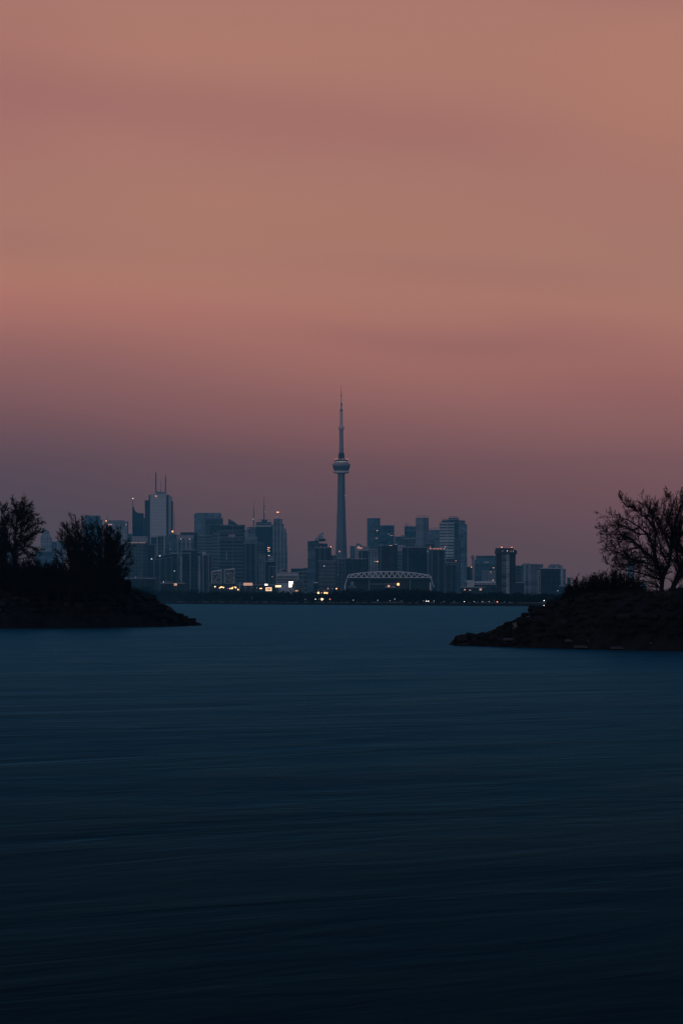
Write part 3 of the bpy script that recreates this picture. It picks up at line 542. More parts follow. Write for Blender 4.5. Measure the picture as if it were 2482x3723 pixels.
b('small dark chimney-like block above the right shrubs', [(2063, 2073, 2102)], 6000, P['dark'], name='office_block', cat='building')
b('low dark block at the foot of the farthest right slab', [(2034, 2090, 2132)], 5200, P['dark'], name='office_block', cat='building')
b('low dark block right of the crowned lakeside tower foot', [(1872, 1904, 2120)], 5200, P['dark'], name='office_block', cat='building')
b('banded grey tower glimpsed behind the bare right-hand tree', [(2284, 2304, 2038)], 6200, P['midh'], name='apartment_tower')
b('low pale block glimpsed through the lower branches of the right-hand tree', [(2300, 2350, 2120)], 6300, P['bluel'], name='office_block', cat='building')
# dark filler estate around the foot of the left skyline
b('dark low estate block behind the left headland', [(392, 470, 2062)], 5600, P['dark'], name='apartment_block', cat='building')
b('long low dark block at the water side of the left skyline', [(455, 560, 2104)], 5200, P['dark'], name='apartment_block', cat='building', lights=[(494, 2098, Gdim, .9, -2), (513, 2090, Gdim, .7, -2)])
b('low dark terrace in front of the curved-roof apartment block', [(585, 670, 2122)], 5000, P['dark'], name='apartment_block', cat='building', windows=[(605, 618, 2112, 2115, cladm)])
b('dark low warehouse behind the lit billboards', [(860, 1010, 2128)], 5600, P['dark'], name='warehouse', cat='building')

# ------------------------------------------------------------------ the great concrete tower
DT = 7500.; mt = DT/F
r_ = empty('observation_tower', (PX(1240.3, DT), DT, GZ)); tag(r_, 'needle-like concrete tower with a round pod, tallest thing in the skyline', 'tower')
Zt = lambda y: PZ(y, DT)-GZ
def ysec(Rr, core, wd):                                         # three-winged section, one wing towards the lake
    pts = []
    for a in (R(270), R(30), R(150)):
        for da, rr in ((-R(60), core), ):
            pts.append((rr*math.cos(a+da), rr*math.sin(a+da)))
        ca, sa = math.cos(a), math.sin(a)
        for s_ in (-1, 1): pts.append((Rr*ca-s_*(-wd)*sa*-1, Rr*sa+s_*wd*ca*-1*-1) if False else (Rr*ca+s_*wd*(-sa), Rr*sa+s_*wd*ca))
    return pts
rows = [(2183, 24.5), (2100, 22.3), (2029, 20.4), (1931, 16.6), (1839, 13.8), (1780, 12.8), (1722, 12.2)]
V, Fc = [], []
for y_, hw in rows:
    Rr = hw*mt/.866; sec = ysec(Rr-1.2, hw*mt*.62, 2.6+hw*.045)
    V += [(x, y, Zt(y_)) for x, y in sec]
k9 = 9
for j in range(len(rows)-1): Fc += [(j*k9+i, j*k9+(i+1) % k9, (j+1)*k9+(i+1) % k9, (j+1)*k9+i) for i in range(k9)]
Fc += [tuple(reversed(range(k9))), tuple((len(rows)-1)*k9+i for i in range(k9))]
link('shaft', V, Fc, conc, r_)
L = lambda prof, nm, m_, k_=40, sm=False: MB().lathe([(r0*mt, Zt(y0)) for r0, y0 in prof], k_).build(nm, m_, r_, sm)
L([(12.5, 1722), (22, 1721.5), (27.5, 1720), (29.8, 1717), (28.5, 1713.5), (26, 1712)], 'radome', mat('white_radome_afterglow', (.85, .68, .68), .6), 40, True)  # pink of the evening glow painted into the white radome
L([(24, 1712), (26.5, 1709.5)], 'neck', cladd)
L([(27, 1709.5), (29.5, 1705.5), (30, 1705.4)], 'pod_floor', conc)
L([(28.5, 1705.3), (30, 1701)], 'window_ring', cladd)
L([(31, 1701), (31.6, 1698.5)], 'pod_floor', conc)
L([(30, 1698.4), (31, 1694.5)], 'window_ring', cladd)
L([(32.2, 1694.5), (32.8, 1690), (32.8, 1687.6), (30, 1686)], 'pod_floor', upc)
L([(29, 1686), (27, 1683), (23, 1680)], 'pod_roof', mat('afterglow_pod_roof', (.7, .55, .52), .45, metal=.2), 40, True)  # roof colour brightened and warmed to carry the afterglow
L([(20, 1680), (20, 1678)], 'lit_ring', Gf)
L([(24, 1678), (24, 1671.5), (22, 1671)], 'upper_ring', conc)
for i in range(14):
    t = 2*math.pi*i/14; MB().ball(23*mt*math.cos(t), 23*mt*math.sin(t), Zt(1669.6), .9).build('deck_lamp', Gr if i % 2 else Gp, r_, True)
MB().box(-13*mt*.5, 13*mt*.5, -24.5*mt, -23.5*mt, Zt(1685), Zt(1680.5)).build('lit_panel', Gf, r_)
L([(11.3, 1671), (11.3, 1655), (10.5, 1651), (8.6, 1646)], 'machine_room', cladd, 9)
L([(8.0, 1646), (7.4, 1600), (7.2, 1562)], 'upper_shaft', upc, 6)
L([(7.4, 1562), (10.2, 1560.5), (10.8, 1556), (10.2, 1552), (6.5, 1549)], 'sky_pod', mat('afterglow_sky_pod', (.9, .64, .6), .5), 32, True)  # rosy western light put into the shell colour
wa = mat('white_antenna_afterglow', (.85, .62, .60), .6)  # white antenna with afterglow pink painted into its base colour
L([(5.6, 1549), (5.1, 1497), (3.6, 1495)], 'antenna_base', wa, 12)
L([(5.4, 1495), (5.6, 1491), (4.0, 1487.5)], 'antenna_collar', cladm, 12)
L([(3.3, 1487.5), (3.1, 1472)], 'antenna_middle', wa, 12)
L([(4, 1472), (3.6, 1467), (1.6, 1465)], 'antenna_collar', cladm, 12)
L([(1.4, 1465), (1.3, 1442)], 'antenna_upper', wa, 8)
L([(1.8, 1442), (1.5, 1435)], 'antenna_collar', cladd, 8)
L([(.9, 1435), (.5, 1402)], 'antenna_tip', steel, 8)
MB().ball(14*mt, -2, Zt(1801), .9).build('beacon', Gp, r_, True)

# ------------------------------------------------------------------ stadium with arched truss roof
DS = 3900.; ms = DS/F; cxs = PX(1414, DS)
r_ = empty('stadium', (cxs, DS, GZ)); tag(r_, 'dark stadium under a shallow white arched truss roof', 'stadium')
X = lambda px: PX(px, DS)-cxs
Z = lambda py: PZ(py, DS)-GZ
def arch(x):
    u = (x-1408)/150.; return 2077.5+13*abs(u)**2.1
MB().xz([(X(1266), Z(2107)), (X(1568), Z(2107)), (X(1567), Z(2101)), (X(1264), Z(2100.5))], -4, 60).build('canopy', cladd, r_)
MB().box(X(1274), X(1562), 6, 70, 0, Z(2107)).build('stand', mat('stand_dark', (.03, .035, .042), .9), r_)
for lbl, yy in (('roof_truss', -4.5), ('roof_truss', 8.)):
    k = MB(); xs = list(range(1270, 1562, 4))
    for a, c in zip(xs[:-1], xs[1:]): k.bar((X(a), yy, Z(arch(a)+.9)), (X(c), yy, Z(arch(c)+.9)), .75, .75, 5)
    k.bar((X(1262), yy, Z(2101)), (X(1270), yy, Z(arch(1270)+.9)), .9, .9, 5); k.bar((X(1558), yy, Z(arch(1558)+.9)), (X(1567), yy, Z(2101)), .9, .9, 5)
    k.bar((X(1262), yy, Z(2100)), (X(1567), yy, Z(2100)), .5, .5, 4)
    nb = 14; off = 0 if yy < 0 else .1
    for i in range(nb):
        a = 1272+(i+off)*20.2; c = a+10.1
        if c+10.1 > 1562: break
        k.bar((X(a), yy, Z(2100)), (X(c), yy, Z(arch(c)+1)), .62, .62, 4); k.bar((X(c), yy, Z(arch(c)+1)), (X(c+10.1), yy, Z(2100)), .62, .62, 4)
    k.build(lbl, whitep, r_)
MB().bar((X(1564), -5, Z(2101)), (X(1577), -5, Z(2135)), .5).bar((X(1563), -5, 0), (X(1563), -5, Z(2118)), 1.4, 1.0).bar((X(1261), -5, Z(2104)), (X(1254), -5, Z(2128)), .6).bar((X(1254), -5, 0), (X(1254), -5, Z(2127)), 1.2, .9).build('support_leg', whitep, r_)
for x_ in (1342, 1490): MB().bar((X(x_), -3, 0), (X(x_), -3, Z(2106)), .5).build('column', cladm, r_)
MB().box(X(1348), X(1442), 4, 5.6, Z(2124.5), Z(2122)).build('fascia', cladm, r_)
MB().box(X(1400), X(1436), 3.8, 5.6, Z(2137), Z(2130)).build('entrance_block', cladm, r_)
for x_, y_, g_, rr in ((1446.7, 2124.3, Go, 1.8), (1412.5, 2131, Gp, 1.6)): MB().ball(X(x_), -1, Z(y_), rr).build('floodlight', g_, r_, True)

# ------------------------------------------------------------------ small park buildings
def gable(label, x0, x1, yt, ye, D, m_, cup=False, name='pavilion'):
    cx_ = PX((x0+x1)/2, D); r_ = empty(name, (cx_, D, GZ)); tag(r_, label, 'building'); w_ = (x1-x0)*D/F/2; za, ze = PZ(yt, D)-GZ, PZ(ye, D)-GZ
    MB().box(-w_*.9, w_*.9, 1, 16, 0, ze).build('wall', cladd, r_)
    MB().xz([(-w_, ze), (w_, ze), (0, za)], 2, 17).build('roof', cladd, r_)
    MB().bar((-w_, .8, ze), (0, .8, za), .5, .5, 4).bar((w_, .8, ze), (0, .8, za), .5, .5, 4).bar((-w_, .8, ze), (w_, .8, ze), .35, .35, 4).build('gable_trim', m_, r_)
    if cup: MB().box(-1.5, 1.5, 6, 9, za-.8, za+2.5).lathe([(2.2, za+2.5), (.1, za+5)], 6, 0, 7.5).build('cupola', m_, r_)
gable('gabled pavilion with pale roof edge among the shore trees', 1152, 1184, 2136, 2147, 3500, cladm)
gable('pale gabled hall with a cupola before the left end of the stadium', 1267, 1294, 2127, 2135, 3560, cladm, True)
b('dark square chimney block with a pale cap among the shore trees', [(1141, 1154, 2120)], 5000, P['dark'], name='service_block', cat='building', roofm=white_d, depth=8)
# lit silo
r_ = empty('silo', (PX(1932, 1780), 1780, GZ)); tag(r_, 'small round silo lit pink among the shore trees on the right', 'silo'); m2 = 1780/F
MB().lathe([(5*m2, 0), (5*m2, PZ(2173, 1780)-GZ)], 14).build('drum', mat('silo_cream', (.6, .5, .46), .7), r_, True)
MB().lathe([(5.3*m2, PZ(2173, 1780)-GZ), (.2, PZ(2170.5, 1780)-GZ)], 14).build('roof', cladm, r_)
for i in range(3): MB().box(-.1, 3.6*m2, -5.25*m2, -4*m2, PZ(2186-i*4.6, 1780)-GZ, PZ(2182.6-i*4.6, 1780)-GZ).build('lit_window', Gf, r_)

# ------------------------------------------------------------------ billboards
def billboard(label, x0, x1, y0, y1, D, g_, rows_=0, tilt=0):
    D = DM(D)
    cx_ = PX((x0+x1)/2, D); r_ = empty('billboard', (cx_, D, GZ)); tag(r_, label, 'billboard', 'lit billboards'); w_ = (x1-x0)*D/F/2; z0, z1 = PZ(y1, D)-GZ, PZ(y0, D)-GZ
    MB().xz([(-w_, z0), (w_-tilt*2, z0), (w_, z1), (-w_, z1)], -.3, 0).build('screen', g_, r_)
    MB().box(-w_-.4, w_+.4, .01, 1.2, z0-.4, z1+.5).build('frame', cladd, r_)
    if rows_:
        rn = random.Random(int(x0)); k = MB()
        for i in range(rows_):
            a = rn.uniform(-w_*.9, w_*.6); k.box(a, a+rn.uniform(.5, 1.6), -.42, -.31, z0+rn.uniform(.2, .5)*(z1-z0), z1-rn.uniform(.1, .3)*(z1-z0))
        k.build('screen_picture', bpy.data.materials['orange_lamp_dim'], r_)
    for s_ in (-.6, .6): MB().bar((w_*s_, .8, 0), (w_*s_, .8, z0-.4), .4).build('post', steel, r_)
glow('orange_lamp_dim', (1, .45, .2), .7)
Gsm = glow('cream_sign_glow', (1, .66, .4), 1.25); Gsp = glow('rose_sign_glow', (1, .56, .44), .62)
billboard('long pinkish billboard with blurred lettering, leftmost of the lit row', 885, 918, 2119, 2129, 5200, Gsp, 6)
billboard('small white-hot billboard right above the square orange one', 962, 973, 2123, 2128.5, 5300, Gh)
billboard('square orange-yellow billboard with ring-shaped pattern', 965.5, 988, 2135, 2149, 4600, Gsm, 5)
billboard('wide low cream billboard between the square one and the brightest one', 1001, 1022, 2128, 2135, 5000, Gs, 2)
billboard('brightest tall white billboard with a slanting right side', 1049.5, 1066, 2114, 2135, 5000, Gh, 0, 1)
billboard('dim pink-and-white billboard below the ribbed hall', 1072, 1083, 2145, 2151, 4500, glow('dim_sign_glow', (.9, .55, .5), .3), 4)
billboard('small orange billboard low on the left above the headland', 633, 644, 2121, 2129, 4900, Gsp, 2)
billboard('faint pink sign right of the gabled pavilion roof', 1188, 1196, 2137, 2143, 4500, glow('faint_sign_glow', (1, .5, .5), .22))

# ------------------------------------------------------------------ lamps
def lamp_proto(name, g_, rr, arm):
    r_ = empty(name, (0, 0, 0)); MB().bar((0, 0, 0), (0, 0, 1), .12, .08).build('pole', steel, r_); MB().ball(0, 0, 0, rr).build('lamp_head', g_, r_, True); return r_
PRO = {}
LG = {'w': (Gw, .3), 'o': (Go, 1.0), 'd': (Gdim, .3), 'r': (Gr, .5), 'y': (glow('amber_glow', (1, .55, .25), 3.4), 1.1), 'b': (Gw, .4)}
LAMPS = []
def lamp(px, py, D, kd, label, grp, scale=1.):
    z = PZ(py, D)
    if kd not in PRO:
        PRO[kd] = lamp_proto('street_lamp', LG[kd][0], LG[kd][1], 0); o = PRO[kd]
    else: o = copy_tree(PRO[kd])
    o.location = (PX(px, D), D, GZ)
    for ch in [q_ for q_ in bpy.data.objects if q_.parent == o]:
        if ch.name.startswith('pole'): ch.scale = (1, 1, z-GZ)
        else: ch.location = (0, 0, z-GZ); ch.scale = (scale,)*3
    tag(o, label, 'lamp', grp); return o
SHG = 'faint lamps along the far shore path'
for px, py, kd, sc_ in [(1110, 2179, 'd', .6), (1240, 2181.5, 'd', .7), (1284, 2182, 'd', 1), (1329, 2182.5, 'd', .7), (1373, 2182.5, 'd', 1), (1417, 2183, 'd', .7), (1434.5, 2178, 'd', 1), (1458.5, 2184, 'd', .9), (1501.5, 2184.5, 'w', .7), (1539, 2184.5, 'd', .6), (1577, 2185, 'd', .9), (1614, 2185.5, 'd', .8), (1650, 2186.5, 'd', .9), (1687, 2187, 'w', .7), (1722, 2187, 'd', .7), (1753, 2187.5, 'd', .8), (1777, 2187.5, 'd', .7), (1795, 2181.5, 'd', .8), (1833, 2188.5, 'd', 1), (1848, 2189, 'd', .7), (1908, 2183.5, 'w', .8), (1976, 2183.5, 'w', 1), (2006, 2185.5, 'w', .8)]:
    D_ = shoreD(px)+22
    lamp(px, py, D_, kd, 'faint lamp on a thin pole in the even row along the far shore path', SHG, sc_)
UL = [(1548.8, 2185.5, 'b', 'left lamp of the bright pair on the shore right of the stadium'), (1556.6, 2185.5, 'b', 'right lamp of the bright pair on the shore right of the stadium'),
      (1146.5, 2178.5, 'b', 'bright white lamp low on the shore below the gabled pavilion'), (1160, 2178, 'd', 'dim lamp right of the bright white one below the gabled pavilion'),
      (1170, 2178.5, 'y', 'amber lamp of the touching pair below the gabled pavilion'), (1174.8, 2178.5, 'w', 'white lamp touching the amber one below the gabled pavilion'),
      (1199, 2178.5, 'r', 'red lamp low on the shore right of the amber and white pair'),
      (1145.5, 2155.5, 'd', 'dim leftmost lamp of the upper row below the gabled pavilion'), (1157, 2155.5, 'y', 'second lamp of the upper row below the gabled pavilion'), (1169, 2155.5, 'r', 'reddish middle lamp of the upper row below the gabled pavilion'), (1180, 2155.5, 'o', 'brightest orange lamp of the upper row below the gabled pavilion'), (1188, 2156, 'o', 'last orange lamp of the upper row below the gabled pavilion'),
      (1249.7, 2157, 'w', 'lone white lamp in the trees left of the stadium'), (1223.5, 2141, 'o', 'orange lamp left of the stadium under the great tower'), (1208, 2140, 'd', 'dim white lamp left of the orange one under the great tower'),
      (916, 2172, 'd', 'dim lamp low in the trees below the billboards'), (709.5, 2156, 'w', 'small white lamp in the dark trees right of the left headland'), (446, 2152.5, 'd', 'tiny lamp just above the crest of the left headland'),
      (595, 2116, 'b', 'bright white lamp left of the small orange billboard'), (2024, 2192, 'b', 'brightest lamp beside the right headland shrubs'), (1976, 2201.5, 'w', 'lamp at the waterline left of the right headland'), (1806.5, 2188, 'r', 'reddish lamp on the shore below the crowned lakeside tower')]
for px, py, kd, lb in UL:
    D_ = shoreD(px)+ (12 if py > 2170 else 230 if py > 2150 else 390)
    lamp(px, py, D_ if py < 2200 else shoreD(px)+4, kd, lb, 'single lamps on the far shore', .8)
SL = [(799, 2137, 'o', 'first orange street lamp at the left end of the string below the grid-front blocks'), (803.5, 2134.5, 'y', 'amber street lamp second in the string below the grid-front blocks'), (807, 2134, 'o', 'orange street lamp third in the string below the grid-front blocks'), (812.5, 2136, 'y', 'amber street lamp ending the left cluster below the grid-front blocks'),
      (828, 2139.5, 'r', 'reddish street lamp alone between the two orange clusters'), (836, 2140, 'o', 'orange street lamp starting the rising right cluster'), (841, 2139, 'o', 'orange street lamp second in the rising right cluster'), (844.5, 2139.5, 'y', 'amber street lamp lowest in the rising right cluster'), (846, 2136, 'o', 'orange street lamp fourth in the rising right cluster'), (849.5, 2133.5, 'r', 'reddish street lamp topping the rising right cluster'), (854.5, 2134.5, 'o', 'big orange street lamp past the top of the right cluster'), (857.5, 2136.5, 'y', 'amber street lamp close right of the big orange one'),
      (865.5, 2143.5, 'y', 'largest amber street lamp low at the right end of the string'), (894.5, 2135, 'd', 'dim white lamp under the long pinkish billboard'), (917, 2135, 'd', 'dim white lamp under the right end of the long pinkish billboard'), (934, 2137.5, 'w', 'white lamp midway between the long and square billboards'), (946, 2139.5, 'o', 'left one of the joined orange lamps beside the square billboard'), (950.5, 2139.5, 'o', 'right one of the joined orange lamps beside the square billboard'), (782, 2133, 'y', 'orange street lamp far left of the string below the grid-front blocks')]
for px, py, kd, lb in SL: lamp(px, py, 3560, kd, lb, 'street lamps in the lit string below the city', .75 if kd in 'oy' else .7)
# white sail-like marker
r_ = empty('obelisk', (PX(869, 3580), 3580, GZ)); tag(r_, 'thin white tapering spire right of the amber street lamps', 'monument')
MB().bar((0, 0, 0), (0.9, 0, PZ(2118, 3580)-GZ), 1.7, .25, 4).build('needle', white_d, r_); MB().box(-3, 3, -3, 3, 0, 1.5).build('plinth', cladm, r_)

# ------------------------------------------------------------------ far shore: barriers and wooded belt
rn = random.Random(4); first = None
for i in range(46):
    px = 585+i*31+rn.uniform(-8, 8); D_ = shoreD(px)+9.6
    if px > 2030: break
    if first is None:
        first = MB().prism([(-.5, 0), (.5, 0), (.5, .5), (-.5, .5)], 0, .75, 0).build('concrete_barrier', mat('bleached_concrete', (.13, .14, .16), .8, .4, .5)); o = first
    else: o = first.copy(); COL.objects.link(o)
    o.location = (PX(px, D_), D_, GZ); o.scale = (rn.uniform(1.5, 6.5), 1, rn.uniform(.5, 1.15)); tag(o, 'pale stretch of low sea wall along the far waterline', 'sea wall', 'pale wall stretches along the far waterline')
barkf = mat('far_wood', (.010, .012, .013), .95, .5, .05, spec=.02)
rs = np.random.RandomState(11)
def belt(px0, px1, n_, back0, back1, ytf, per=150):
    out = []
    for i in range(n_):
        px = rs.uniform(px0, px1); D_ = shoreD(px)+rs.uniform(back0, back1); ht = max(3., PZ(ytf(px), D_)-GZ)*(1+rs.uniform(-.28, .1))
        rx = rs.uniform(4, 8.); c = np.array([PX(px, D_), D_, GZ+ht*.5])
        d = rs.normal(size=(per, 3)); d /= np.linalg.norm(d, axis=1)[:, None]; d *= rs.uniform(.2, 1, (per, 1))**.45
        d[:, 2] = np.where(d[:, 2] < 0, d[:, 2], d[:, 2]); p_ = c+d*np.array([rx, rx, ht*.5])
        p_[:, :2] = np.where((p_[:, 2:3] < GZ+ht*.35), c[:2]+(p_[:, :2]-c[:2])*1.1, p_[:, :2])
        s_ = rs.uniform(.4, 1.25, (per, 1)); a = rs.normal(size=(per, 3)); a /= np.linalg.norm(a, axis=1)[:, None]; e = rs.normal(size=(per, 3)); e = np.cross(a, e); e /= np.linalg.norm(e, axis=1)[:, None]
        out.append(np.stack([p_-a*s_, p_+e*s_*.8, p_+a*s_*1.3], 1).reshape(-1, 3))
    return np.concatenate(out)
ytf = lambda px: np.interp(px, [300, 480, 560, 650, 760, 870, 960, 1010, 1100, 1180, 1230, 1300, 1400, 1500, 1560, 1600, 1680, 1800, 1900, 2000, 2100, 2482, 2700], [2120, 2128, 2130, 2143, 2143, 2148, 2152, 2150, 2150, 2152, 2140, 2143, 2140, 2142, 2138, 2148, 2150, 2154, 2155, 2160, 2158, 2160, 2160])
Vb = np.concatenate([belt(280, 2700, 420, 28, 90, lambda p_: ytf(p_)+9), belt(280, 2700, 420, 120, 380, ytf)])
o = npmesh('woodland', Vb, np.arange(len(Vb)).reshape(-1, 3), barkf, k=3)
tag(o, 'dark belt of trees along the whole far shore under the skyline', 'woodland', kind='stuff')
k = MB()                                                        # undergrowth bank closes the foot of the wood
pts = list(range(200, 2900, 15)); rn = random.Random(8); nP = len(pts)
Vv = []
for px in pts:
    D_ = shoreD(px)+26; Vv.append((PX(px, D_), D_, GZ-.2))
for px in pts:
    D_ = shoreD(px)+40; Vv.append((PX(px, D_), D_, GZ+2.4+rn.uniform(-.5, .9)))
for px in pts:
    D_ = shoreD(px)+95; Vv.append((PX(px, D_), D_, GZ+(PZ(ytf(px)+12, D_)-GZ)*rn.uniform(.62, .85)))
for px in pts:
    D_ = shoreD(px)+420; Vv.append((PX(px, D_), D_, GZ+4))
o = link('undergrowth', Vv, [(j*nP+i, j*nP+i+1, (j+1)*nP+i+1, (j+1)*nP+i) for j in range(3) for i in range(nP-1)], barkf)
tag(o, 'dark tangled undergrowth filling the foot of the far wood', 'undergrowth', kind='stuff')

# ------------------------------------------------------------------ headlands
rockm = mat('wet_dark_rock', (.0105, .0102, .011), .85, .6, .7, spec=.05, bump=1.)
rockp = mat('pale_rock', (.055, .049, .052), .7, .35, .5, spec=.15, bump=.5)
def fbm(x, y, s): return noise.fractal(Vector((x*s, y*s, 7.7)), 1., 2., 4)
def cellr(x, y, s):
    d = noise.voronoi(Vector((x*s, y*s, 1.3)))[0]; return d[0]
HF = {}
def headland(name, wl, sil, x_in, x_out, dirn, plateau, back):
    # wl: (px, py) water line; sil: (px, py) crest outline; dirn +1 if the tip is on the right
    wx = [a for a, _ in wl]; wy = [c for _, c in wl]; sx = [a for a, _ in sil]; sy = [c for _, c in sil]
    cols = np.linspace(x_in, x_out, 230); V = []; nt = 46
    for px in cols:
        Yf = FH/(np.interp(px, wx, wy)-HZ); ys = np.interp(px, sx, sy)
        hgt = max(0., PZ(ys, Yf)); wfr = .6*K+hgt*1.7; Yc = Yf+wfr; zc = max(.0, PZ(ys, Yc))
        tipf = min(1, max(0, abs(px-x_out)/120.)); pl = plateau*K*tipf+1.; bk = back*K*tipf+3.
        Xs = PX(px, Yf)
        for j in range(nt):
            if j < 22: t = j/21; y = Yf-1.2+(wfr+1.2)*t; z = -1.0+(zc+1.0)*(math.sin(t*math.pi/2)**.85); am = .12+.45*min(1, zc/3)*t*(1-t)*4+(.12 if t > .9 else 0)
            elif j < 36: t = (j-22)/13; y = Yc+.3+pl*t; z = zc-(.05+.35*t)*min(1, zc/2); am = .15*min(1, zc/2)
            else: t = (j-35)/10; y = Yc+.3+pl+bk*t; z = (zc*.92-.35)*(1-t)-1.2*t; am = .3
            X_ = PX(px, y if j < 22 else Yc)
            r1 = .55-cellr(X_, y, .75); r2 = fbm(X_, y, .35)
            z += K*am*(r1*1.3+r2*.8)*(1 if z > -.6 else .3)
            V.append((X_, y, z))
    nc = len(cols); Fc = [(i*nt+j, (i+1)*nt+j, (i+1)*nt+j+1, i*nt+j+1) if dirn > -2 else 0 for i in range(nc-1) for j in range(nt-1)]
    o = struct(link(name, V, Fc, rockm)); HF[name] = (cols, np.array(V).reshape(nc, nt, 3)); return o
WL = [(-900, 2287), (0, 2284.5), (400, 2282), (600, 2278.5), (730, 2274)]
SLs = [(-900, 2150), (0, 2150), (380, 2146), (464, 2152), (487, 2156), (510, 2166), (543, 2174), (558, 2186), (584, 2195), (601, 2212), (612, 2223), (615, 2230), (632, 2230.5), (650, 2236), (663, 2245), (688, 2253), (706, 2260), (726, 2267), (733, 2276)]
headland('headland', WL, SLs, -900, 734, 1, 30, 14)
WR = [(1632, 2345), (1700, 2348), (2000, 2357), (2482, 2368), (3600, 2390)]
SR = [(1632, 2346), (1648, 2330), (1660, 2317), (1696, 2322), (1725, 2322), (1752, 2317), (1770, 2315), (1794, 2302), (1825, 2286), (1845, 2279), (1853, 2268), (1880, 2256), (1915, 2240), (1960, 2216), (2005, 2203), (2044, 2192), (2090, 2183), (2150, 2172), (2300, 2167), (2482, 2165), (3600, 2160)]
headland('headland', WR, SR, 3600, 1631, -1, 22, 12)
HL, HR = list(HF.values())[0] if len(HF) == 2 else None, HF['headland']
# boulders
def boulder(seed, m_):
    rn = random.Random(seed); import bmesh
    bm = bmesh.new(); bmesh.ops.create_icosphere(bm, subdivisions=3, radius=1)
    off = Vector((seed*3.1, seed, 0))
    planes = [Vector((rn.gauss(0, 1), rn.gauss(0, 1), rn.gauss(0, 1))).normalized() for _ in range(11)]; dd = [rn.uniform(.55, .8) for _ in planes]
    for v in bm.verts:
        for pn, d_ in zip(planes, dd):
            e = v.co.dot(pn)-d_
            if e > 0: v.co -= pn*e*.93
        v.co += v.co.normalized()*.07*noise.noise(v.co*2.3+off)
        v.co.z *= .62
    me = bpy.data.meshes.new('boulder'); bm.to_mesh(me); bm.free(); me.materials.append(m_)
    return me
rockq = mat('grey_rock', (.017, .016, .017), .85, .5, .8, spec=.06, bump=.8)
def block(seed, m_):                                             # squared quarry stone
    rn = random.Random(seed); import bmesh
    bm = bmesh.new(); bmesh.ops.create_cube(bm, size=2); bmesh.ops.subdivide_edges(bm, edges=bm.edges[:], cuts=7, use_grid_fill=True)
    planes = [(Vector((sx, sy, sz)).normalized()+Vector((rn.gauss(0, .16), rn.gauss(0, .16), rn.gauss(0, .16)))).normalized() for sx in (-1, 1) for sy in (-1, 1) for sz in (-1, 1)]
    planes += [Vector((rn.gauss(0, 1), rn.gauss(0, 1), rn.gauss(0, .7))).normalized() for _ in range(4)]
    for v in bm.verts:
        for j, pn in enumerate(planes):
            e = v.co.dot(pn)-(rn.random()*0+(1.28 if j < 8 else 1.05))
            if e > 0: v.co -= pn*e*.95
        v.co += Vector((1, .6, .5))*.05*noise.noise(v.co*1.9+Vector((seed, 0, 0)))
        v.co.z *= .5
    me = bpy.data.meshes.new('boulder'); bm.to_mesh(me); bm.free(); me.materials.append(m_); return me
BM = [boulder(i+1, rockm) for i in range(4)]+[block(i+40, rockm) for i in range(5)]+[block(i+60, rockq) for i in range(3)]; BP = [block(i+21, rockp) for i in range(3)]
def zat(px, Y, wl, sil): return FH/(np.interp(px, [a for a, _ in wl], [c for _, c in wl])-HZ)
def rows(wl, sil, pa, pb, ts, size, lab_d, lab_p, grp_d, grp_p, fpale, seed):
    rn = random.Random(seed)
    for ri, t in enumerate(ts):
        px = pa+rn.uniform(0, 20)
        while px < pb:
            Yf = zat(px, 0, wl, sil); ys = np.interp(px, [a for a, _ in sil], [c for _, c in sil]); hgt = max(.0, PZ(ys, Yf)); wfr = .6*K+hgt*1.7
            w_ = size*rn.uniform(.55, 1.25)*K; w_ = min(w_, .28+hgt*.5); mpp = Yf/F
            y = Yf-1.2+(wfr+1.2)*t; zc = max(.03, PZ(ys, Yf+wfr)); z = -1.+(zc+1.)*(math.sin(t*math.pi/2)**.85)
            pale = rn.random() < fpale and t < .75; me = rn.choice(BP if pale else BM); o = bpy.data.objects.new('boulder', me); COL.objects.link(o)
            o.location = (PX(px, y), y+rn.uniform(-.25, .25), z+rn.uniform(-.08, .14)); o.rotation_euler = (rn.uniform(-.3, .3), rn.uniform(-.22, .22), rn.uniform(-.5, .5)+rn.choice((0, 3.14)))
            o.scale = (w_*rn.uniform(.85, 1.2), w_*rn.uniform(.6, .9), w_*rn.uniform(.6, 1.05)); tag(o, lab_p if pale else lab_d, 'boulder', grp_p if pale else grp_d)
            px += 2*w_/mpp*rn.uniform(.72, 1.25)
rows(WL, SLs, -30, 715, (.34, .45, .57, .72, .87, 1.0), 1.15, 'dark wet boulder on the rocky edge of the left headland', 'paler grey boulder on the rocky edge of the left headland', 'dark boulders on the left headland', 'pale boulders on the left headland', .0, 5)
rows(WR, SR, 1672, 2560, (.27, .35, .44, .54, .65, .77, .9, 1.02), .66, 'dark wet boulder on the rocky edge of the right headland', 'paler grey boulder on the rocky edge of the right headland', 'dark boulders on the right headland', 'pale boulders on the right headland', .0, 6)
